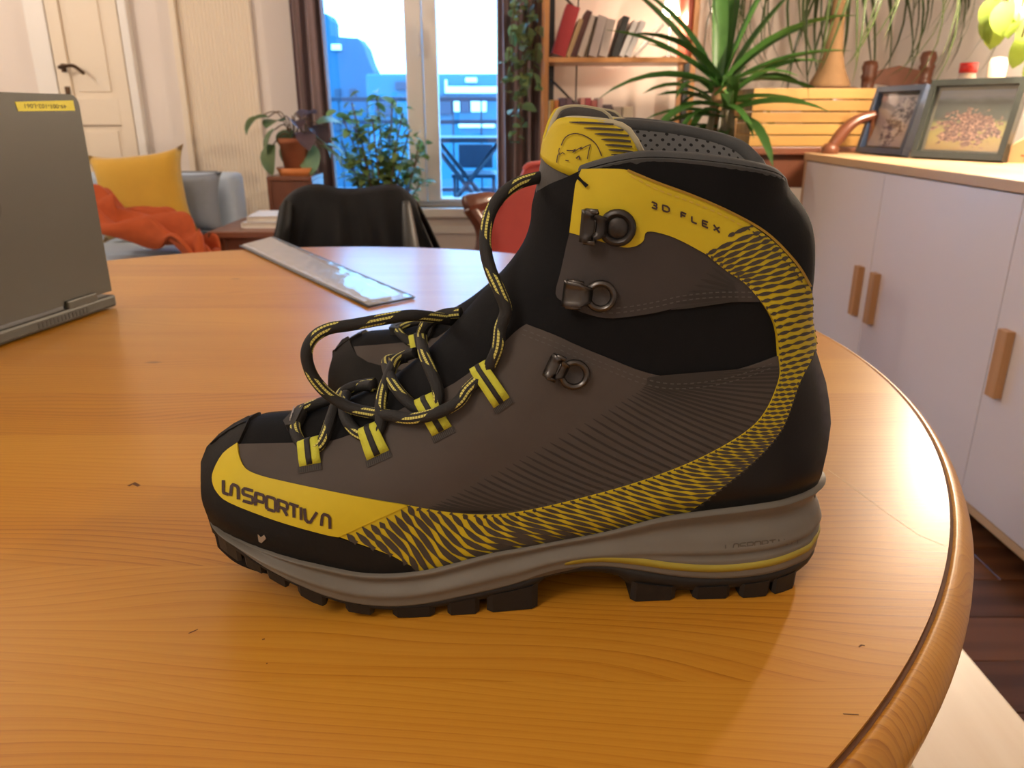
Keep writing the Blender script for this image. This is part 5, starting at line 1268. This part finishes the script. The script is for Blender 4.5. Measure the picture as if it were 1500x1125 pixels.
def begonia():
    Y = 3.85; c = ay(434, 243, Y); zt = ay(434, 256, Y).z
    s = thing('plant_stand', 'dark red brown wooden box stand below the clay flowerpot', 'stand', (c.x, Y, 0)); x0, x1 = ay(402, 270, Y).x - c.x, ay(466, 270, Y).x - c.x
    box('stand_top', (x0, x1, -.12, .12, zt - .02, zt), M['midwood'], s, .004)
    for a, b in ((x0, x0 + .018), (x1 - .018, x1)): box('stand_side', (a, b, -.115, .115, 0, zt - .02), M['midwood'], s, .002)
    box('stand_back', (x0 + .018, x1 - .018, .10, .114, 0, zt - .02), M['midwood'], s, .001); box('stand_front', (x0 + .018, x1 - .018, -.112, -.1, zt - .18, zt - .02), M['midwood'], s, .002)
    o = thing('potted_begonia', 'terracotta pot with drooping round leaves beside the left curtain', 'plant', (c.x, Y, zt))
    lathe('saucer', [(.001, .0), (.08, .0), (.095, .035), (.088, .035), (.075, .01), (.001, .01)], M['orangeclay'], o, 24)
    zp = ay(434, 202, Y).z - zt; pot(o, .072, zp - .012, M['terracotta'], .012); rs = random.Random(2)
    lm = [leaf_mesh('leaf', l, l * .75, 1.0, M['leafround'], 6, .12) for l in (.12, .10, .085)]; mr = leaf_mesh('leaf', .1, .075, .8, leafmat('purple leaf', (.09, .055, .06)), 6)
    for x, y, a, e, m in ((378, 172, 190, -30, 1), (392, 172, 200, 0, 2), (402, 190, 200, -50, 0), (412, 178, 250, 10, 0), (400, 212, 230, -60, 0), (420, 190, 270, -30, 1), (430, 178, 300, 0, 3), (440, 174, 60, 30, 3), (455, 188, 330, -20, 3), (462, 200, 0, -35, 0), (470, 215, 350, -20, 0), (478, 212, 10, -15, 1), (452, 215, 280, -40, 0), (425, 205, 230, -50, 1), (465, 182, 20, 20, 1), (446, 195, 290, -20, 3)):
        e0 = np.array(ay(x, y, Y + rs.uniform(-.08, .03))) - [c.x, Y, zt]; pth = catmull([(0, 0, zp * .8), (e0[0] * .4, e0[1] * .4, max(zp, e0[2]) + .02), e0], 5); tube('stem', pth, .003, M['stem'], o, 5)
        put_leaf(mr if m == 3 else lm[m], o, tuple(e0), math.radians(a), math.radians(e), rs.uniform(-.3, .3), rs.uniform(1.05, 1.35))
begonia()
def lime_plant():
    p = ax(1497, 5, 1.5); o = thing('trailing_pothos', 'lime green leaves hanging brightly lit at the top right above the cabinet', 'plant', (1.62, p.y - .05, 1.62)); rs = random.Random(4)
    pot(o, .08, .12, M['terracotta'], 0); lm = [leaf_mesh('leaf', l, l * .62, .9, M['leaflime'], 6, .12) for l in (.11, .09)]
    box('wall_bracket', (-.09, XR - 1.62, -.06, .06, -.02, 0), M['shelfwood'], o, .004)
    for x, y, a, e in ((1456, 10, 200, -70), (1466, 18, 220, -75), (1480, 12, 250, -60), (1490, 25, 300, -65), (1497, 10, 330, -50), (1475, 2, 230, -50), (1497, 55, 240, -75), (1462, -4, 190, -50), (1490, -5, 260, -40), (1510, 30, 300, -60), (1515, 70, 260, -75)):
        q = np.array(ax(x, y, 1.50 + rs.uniform(-.05, .05))) - [1.62, p.y - .05, 1.62]; tube('stem', catmull([(0, 0, .1), (q[0] * .6, q[1] * .6, .12), q], 5), .003, M['stem'], o, 5); put_leaf(rs.choice(lm), o, tuple(q), math.radians(a), math.radians(e), rs.uniform(-.4, .4))
lime_plant()

# ------------------------------------------------------------------ bookshelf
SY = 3.98
def shelf():
    xl = ay(800, 90, SY - .14).x; xr = ay(1021, 10, SY - .14).x; zt = ay(880, 84, SY - .14).z; zl = .80
    o = thing('bookshelf', 'open shelving with orange pine uprights and black brackets', 'bookshelf', (0, SY, 0))
    for x in (xl, xr):
        for y in (-.14, .14): box('upright', (x - .012, x + .012, y - .012, y + .012, 0, 2.2), M['shelfwood'], o, .002)
        box('bracket_post', (x + .014, x + .05, .11, .15, .0, 2.2), M['black'], o, .001)
    for z in (zl, zt, zt + .42, .34): box('shelf_board', (xl + .012, xr - .012, -.15, .15, z - .022, z), M['shelfwood'], o, .002)
    for z in (zt, zt + .42): tube('brace', [(xl + .03, .1, z - .08), (xl + .03 + .13, .1, z - .20)], .006, M['black'], o, 6); tube('brace', [(xl + .03 + .13, .1, z - .2), (xl + .16, .1, z - .022)], .004, M['black'], o, 6)
    return xl, xr, zt, zl
SXL, SXR, SZT, SZL = shelf()
def book(x, z, w, h, d, tilt, col, label, y=-.13):
    o = thing('book', label, 'book', (x, SY, z), 0, 'books on the open shelving')
    cm = plain('book cover', col, .55, .08); pg = M['page']
    c, s = math.cos(tilt), math.sin(tilt); lift = 0
    bm = bmesh.new(); bm_box(bm, 0, .002, y, y + d, 0, h); bm_box(bm, w - .002, w, y, y + d, 0, h); bm_box(bm, 0, w, y - .002, y + .002, 0, h)
    a = bm_obj('cover', bm, cm, o); b = box('pages', (.002, w - .002, y + .002, y + d - .004, .003, h - .003), pg, o, 0)
    Rm = Matrix.Rotation(tilt, 4, 'Y')
    for q in (a, b): q.data.transform(Rm)
    mn = min(v.co.z for v in a.data.vertices)
    for q in (a, b): q.data.transform(Matrix.Translation((0, 0, -mn)))
M['page'] = plain('book pages', (.72, .66, .56), .8)
def books():
    P = lambda px: ay(px, 80, SY - .13).x
    up = [(809, 19, 62, 17, (.36, .025, .03), 'thick red book leaning at the left end of the upper shelf'), (829, 6, 48, 20, (.42, .27, .13), 'thin tan book next to the thick red one'), (836, 8, 58, 20, (.10, .035, .03), 'dark maroon book leaning on the upper shelf'), (846, 8, 52, 18, (.70, .60, .52), 'cream book leaning beside the maroon one'), (855, 4, 50, 16, (.12, .08, .05), 'thin dark brown book in the middle of the upper shelf'), (862, 12, 50, 14, (.62, .53, .50), 'pale pinkish book in the middle of the upper shelf'),
          (877, 12, 46, 12, (.58, .50, .46), 'pale beige book left of the black book'), (896, 9, 50, 16, (.03, .03, .03), 'black book leaning on the upper shelf'), (907, 7, 46, 22, (.75, .72, .70), 'slim white book right of the black book'), (916, 8, 46, 24, (.70, .68, .68), 'white book leaning left of the big white folder')]
    k = SY / 1125 * 1.0
    for x, w, h, t, c, lb in up: book(P(x), SZT, w * .0033, h * .0035, .2, math.radians(t), c, lb)
    book(P(930), SZT, .012, .185, .24, math.radians(42), (.85, .83, .80), 'big white folder slumped on the upper shelf in the lamp light')
    P2 = lambda px: ay(px, 170, SY - .13).x
    lo = [(806, 5, .21, (.75, .42, .10), 'narrow yellow book at the left end of the lower shelf'), (812, 6, .21, (.70, .25, .08), 'narrow orange book on the lower shelf'), (820, 8, .22, (.16, .10, .13), 'dusky purple book on the lower shelf'), (829, 8, .22, (.19, .12, .14), 'mauve grey book on the lower shelf'), (838, 9, .20, (.14, .08, .09), 'dark plum book on the lower shelf'), (850, 6, .22, (.55, .25, .2), 'salmon pink book on the lower shelf'), (857, 8, .22, (.33, .05, .06), 'crimson book on the lower shelf'), (866, 8, .21, (.40, .12, .10), 'brick red book on the lower shelf'), (875, 7, .22, (.55, .40, .38), 'pale rose book on the lower shelf'), (884, 12, .19, (.10, .07, .08), 'black brown book on the lower shelf'), (898, 12, .18, (.40, .33, .27), 'beige book on the lower shelf'), (912, 14, .18, (.55, .45, .33), 'sandy book at the right of the lower shelf row')]
    for x, w, h, c, lb in lo: book(P2(x), SZL, w * .0033, h + .035, .2, 0, c, lb)
    # upright magazines at the right end of the upper shelf
    for x, w, h, c, lb in ((1004, 8, .30, (.45, .09, .05), 'dark red folder standing at the right end of the upper shelf'),):
        book(P(x), SZT, w * .0033, h, .2, 0, c, lb)
books()
def shelf_lamp():
    c = ay(985, 10, SY - .05); o = thing('shelf_lamp', 'small lit clip lamp on the bookshelf behind the dracaena', 'lamp', (c.x, SY - .02, SZT))
    lathe('base', [(.001, 0), (.035, 0), (.035, .01), (.006, .016), (.006, c.z - SZT - .03)], M['black'], o, 16)
    lathe('lamp_shade', [(.045, c.z - SZT - .03), (.022, c.z - SZT + .05), (.02, c.z - SZT + .05), (.043, c.z - SZT - .03)], M['lampshade'], o, 18, closed=True)
    ld = bpy.data.lights.new('shelf light', 'POINT'); ld.energy = SHELF_W; ld.color = WARM; ld.shadow_soft_size = .03
    l = bpy.data.objects.new('shelf_light', ld); COL.objects.link(l); l.parent = o; l.location = (0, -.0, c.z - SZT - .05)
shelf_lamp()

# ------------------------------------------------------------------ sofa corner
def cushion(name, w, h, t, mat, parent, M4, sub=3, pinch=.12):
    n = 12; V, Fc = [], []
    for s in (1, -1):
        for i in range(n + 1):
            for j in range(n + 1):
                u, v = i / n * 2 - 1, j / n * 2 - 1; k = 1 - pinch * (1 - abs(u) ** 3) * abs(v) ** 4; k2 = 1 - pinch * (1 - abs(v) ** 3) * abs(u) ** 4
                th = t / 2 * max(0, (1 - u ** 4) * (1 - v ** 4)) ** .6; V.append((u * w / 2 * k2, s * th, v * h / 2 * k))
    m = (n + 1) ** 2
    for i in range(n):
        for j in range(n):
            a = i * (n + 1) + j; f = (a, a + n + 1, a + n + 2, a + 1); Fc.append(f[::-1]); Fc.append(tuple(x + m for x in f))
    o = mesh(name, V, Fc, mat, parent, True); bm = bmesh.new(); bm.from_mesh(o.data); bmesh.ops.remove_doubles(bm, verts=bm.verts, dist=1e-4); bmesh.ops.recalc_face_normals(bm, faces=bm.faces); bm.to_mesh(o.data); bm.free(); o.data.transform(M4); return o
def sofa():
    o = thing('sofa', 'blue grey fabric sofa in the corner with a squared arm', 'sofa', (-1.72, 3.0, 0)); Z = .47
    f = lambda nm, b, bv=.03: box(nm, b, M['sofa'], o, bv, 4, True)
    f('sofa_base', (-.52, .52, -1.0, .78, .12, .30))
    f('backrest', (-.56, -.32, -1.0, .80, .12, .83), .06)
    f('arm', (-.50, .44, .62, .80, .12, .725), .04)
    f('seat_cushion', (-.32, .54, .0, .62, .30, Z), .055); f('seat_cushion', (-.32, .54, -.98, -.005, .30, Z), .055)
    for x in (-.48, .46):
        for y in (-.9, .7): lathe('leg', [(.014, 0), (.022, .12)], M['midwood'], o, 10, loc=(x, y, 0))
    T = lambda x, y, z, rz, rx: Matrix.Translation((x, y, z)) @ Matrix.Rotation(rz, 4, 'Z') @ Matrix.Rotation(rx, 4, 'X')
    c = thing('back_cushion', 'slate grey back cushion leaning against the sofa arm', 'cushion', (-1.50, 3.52, Z)); cushion('cover', .42, .27, .14, M['sofad'], c, T(0, 0, .137, 0, -.12)); tube('piping', [(-.2, -.01, .272), (.2, -.01, .272)], .004, M['sofad'], c, 6)
    p = ay(206, 262, 3.32); c = thing('throw_pillow', 'mustard yellow velvet throw pillow propped on the sofa', 'pillow', (p.x, 3.32, Z)); cushion('cover', .40, .37, .15, M['mustard'], c, T(0, 0, .195, .15, -.2) @ Matrix.Rotation(-.10, 4, 'Y'), pinch=.16)
    # blanket
    rs = random.Random(8); ctl = [ay(125, 290, 3.0), ay(155, 296, 3.0), ay(175, 318, 2.98), ay(215, 322, 2.98), ay(252, 326, 2.95), ay(278, 340, 2.9), ay(294, 362, 2.85), ay(303, 385, 2.8), ay(306, 410, 2.8)]
    cp = catmull([tuple(v) for v in ctl], 8); n = len(cp); m = 22; V, Fc = [], []
    for i in range(n):
        t = i / (n - 1); wd = np.interp(t, [0, .3, .6, 1], [.16, .17, .11, .07])
        for j in range(m + 1):
            v = j / m * 2 - 1; ph = v * 7 + t * 5
            zz = cp[i][2] - .04 * abs(v) ** 2 + .035 * math.sin(ph * 1.3 + math.sin(t * 9)) + .022 * math.sin(v * 13 - t * 17)
            y = cp[i][1] + v * wd; x = cp[i][0] + .03 * math.sin(t * 14 + v * 4) + .25 * 0
            if x < -1.19: zz = max(zz, Z + .006)
            V.append((x, y, zz))
    for i in range(n - 1):
        for j in range(m): a = i * (m + 1) + j; Fc.append((a, a + 1, a + m + 2, a + m + 1))
    b = mesh('blanket', V, Fc, M['orange'], None, True); md = b.modifiers.new('t', 'SOLIDIFY'); md.thickness = .012; md.offset = 1
    tag(b, 'rumpled orange knitted blanket thrown over the sofa seat', 'blanket')
sofa()
def coffee_table():
    a, b = ay(306, 340, 3.0), ay(402, 331, 3.0); o = thing('side_table', 'low brown wooden table beside the sofa', 'table', (a.x, 3.0, 0)); w = b.x - a.x + .25; z = .555
    box('table_top', (0, w, -.02, .42, z - .025, z), M['midwood'], o, .004); box('apron', (.03, w - .03, .01, .38, z - .09, z - .025), M['midwood'], o, .002)
    for x in (.02, w - .06):
        for y in (.0, .36): box('leg', (x, x + .04, y, y + .04, 0, z - .025), M['midwood'], o, .003)
    for i, (lb, x0, w_, dz, c) in enumerate((('wide white book at the bottom of the pile by the sofa', .10, .24, 0, (.80, .77, .74)), ('smaller white book on top of the pile by the sofa', .125, .21, .024, (.74, .72, .70)))):
        q = thing('magazine', lb, 'book', (a.x + x0, 3.08, z + dz), .06 * i, 'white books piled on the low table'); h = .022
        bm = bmesh.new(); bm_box(bm, 0, w_, 0, .2, 0, .003); bm_box(bm, 0, w_, 0, .2, h - .003, h); bm_box(bm, 0, .003, 0, .2, 0, h); bm_obj('cover', bm, plain('white cover', c, .5), q); box('pages', (.003, w_ - .004, .003, .197, .003, h - .003), M['page'], q, 0)
coffee_table()

# ------------------------------------------------------------------ chairs behind the table
def jacket_chair():
    Y = 1.80; zt = ay(520, 279, Y).z; xl, xr = ay(425, 290, Y).x, ay(606, 290, Y).x; xm = (xl + xr) / 2; w = (xr - xl) / 2
    o = thing('dining_chair', 'dining chair behind the table hidden under the black jacket', 'chair', (xm, Y, 0))
    box('seat', (-w, w, -.40, .02, .43, .46), M['darkwood'], o, .008)
    for x in (-w + .01, w - .04):
        box('back_post', (x, x + .03, -.015, .015, 0, zt - .012), M['darkwood'], o, .004); box('front_leg', (x, x + .03, -.39, -.36, 0, .43), M['darkwood'], o, .004)
    for z in (.58, zt - .09): box('back_rail', (-w + .03, w - .03, -.011, .011, z, z + .06), M['darkwood'], o, .004)
    # jacket: a sheet hung over the back, front and rear panels with folds and a sleeve
    prof = [(-.055, -.36), (-.052, -.25), (-.045, -.13), (-.035, -.05), (-.022, -.008), (0, .004), (.022, -.008), (.035, -.05), (.045, -.13), (.052, -.25), (.055, -.36)]
    n = 60; V, Fc = [], []; rs = random.Random(6)
    for i in range(n + 1):
        u = i / n * 2 - 1
        for k, (y, z) in enumerate(prof):
            t = -z / .36; fl = 1 + .95 * max(t, 0) ** 1.1 * (1 if True else 0); sag = -.006 * math.cos(u * 5) - .03 * abs(u) ** 6
            f = .024 * t * (math.sin(u * 9 + k * .15) + .5 * math.sin(u * 21 + 1.3 + k * .25))
            V.append((u * w * fl * 1.06 + .006 * math.sin(k + u * 6), y + (f if y < 0 else -f) * (1 if y <= 0 else -1) - (.012 * t if y < 0 else -.012 * t), zt + z + sag * (1 - .5 * t)))
    m = len(prof)
    for i in range(n):
        for k in range(m - 1): a = i * m + k; Fc.append((a, a + m, a + m + 1, a + 1))
    j = thing('jacket', 'black jacket draped over the back of the chair behind the table', 'jacket', (xm, Y, zt))
    b = mesh('body', [(v[0], v[1], v[2] - zt) for v in V], Fc, M['jacket'], j, True); md = b.modifiers.new('t', 'SOLIDIFY'); md.thickness = .006; md.offset = 1
    for sx, col in ((.96, 0), (-.98, 0)):
        p = catmull([(w * sx * .96, -.052, -.02), (w * sx * 1.05, -.085, -.12), (w * sx * 1.18, -.10, -.24), (w * sx * 1.22, -.09, -.34)], 6)
        s = tube('sleeve', p, np.interp(np.linspace(0, 1, len(p)), [0, .3, 1], [.014, .030, .034]), M['jacket2'] if sx > 0 else M['jacket'], j, 14, flat=.6)
M['jacket2'] = plain('charcoal jacket lining', (.040, .040, .038), .5, .2, 20, bump=.2, bscale=40, bdist=.003)
jacket_chair()
def armchair():
    Y = 2.32; o = thing('armchair', 'coral red upholstered armchair with carved dark wooden arm', 'armchair', (ay(790, 300, Y).x, Y, 0)); ox = ay(790, 300, Y).x
    f = lambda x, y: (ay(x, y, Y).x - ox, ay(x, y, Y).z)
    poly = [f(712, 400), f(714, 350), f(722, 310), f(736, 286), f(756, 276), f(768, 248), f(780, 240), f(840, 238), f(880, 255), f(905, 300), f(915, 400)]
    b = prism('backrest', [tuple(p) for p in catmull(poly, 3)], 'y', -.02, .09, M['pinkred'], o)
    box('seat', (f(700, 300)[0] + .02, f(915, 300)[0], -.50, .06, .33, .45), M['pinkred'], o, .03, 3)
    for sx, x0 in ((1, f(700, 300)[0]), (-1, f(925, 300)[0])):
        zt = f(700, 293)[1]
        arm = [(x0 - .02 * sx, -.44, zt - .035), (x0 - .035 * sx, -.47, zt - .0), (x0 - .005 * sx, -.30, zt + .0), (x0 + .02 * sx, -.05, zt + .01)]
        tube('arm_rest', catmull([(x0 - .03 * sx, -.10, zt - .005), (x0 - .01 * sx, -.09, zt), (x0 + .03 * sx, -.06, zt + .005), (x0 + .06 * sx, -.01, zt + .0)], 6), np.interp(np.linspace(0, 1, 19), [0, .3, 1], [.028, .03, .02]), M['darkwood'], o, 14)
        tube('arm_post', catmull([(x0 - .02 * sx, -.10, zt - .01), (x0 + .012 * sx, -.10, zt - .06), (x0 + .018 * sx, -.10, zt - .11), (x0 - .0 * sx, -.10, zt - .17), (x0 - .03 * sx, -.10, zt - .24), (x0 + .02 * sx, -.10, .42)], 6), .021, M['darkwood'], o, 12)
        for y in (-.45, .03): tube('leg', catmull([(x0 + .03 * sx, y, .35), (x0 + .02 * sx, y, .2), (x0 + .03 * sx, y, .0)], 5), .024, M['darkwood'], o, 10)
    tube('back_frame', catmull([(p[0], -.022, p[1] + .0) for p in poly[5:9]], 4), .008, M['pinkred'], o, 8)
armchair()
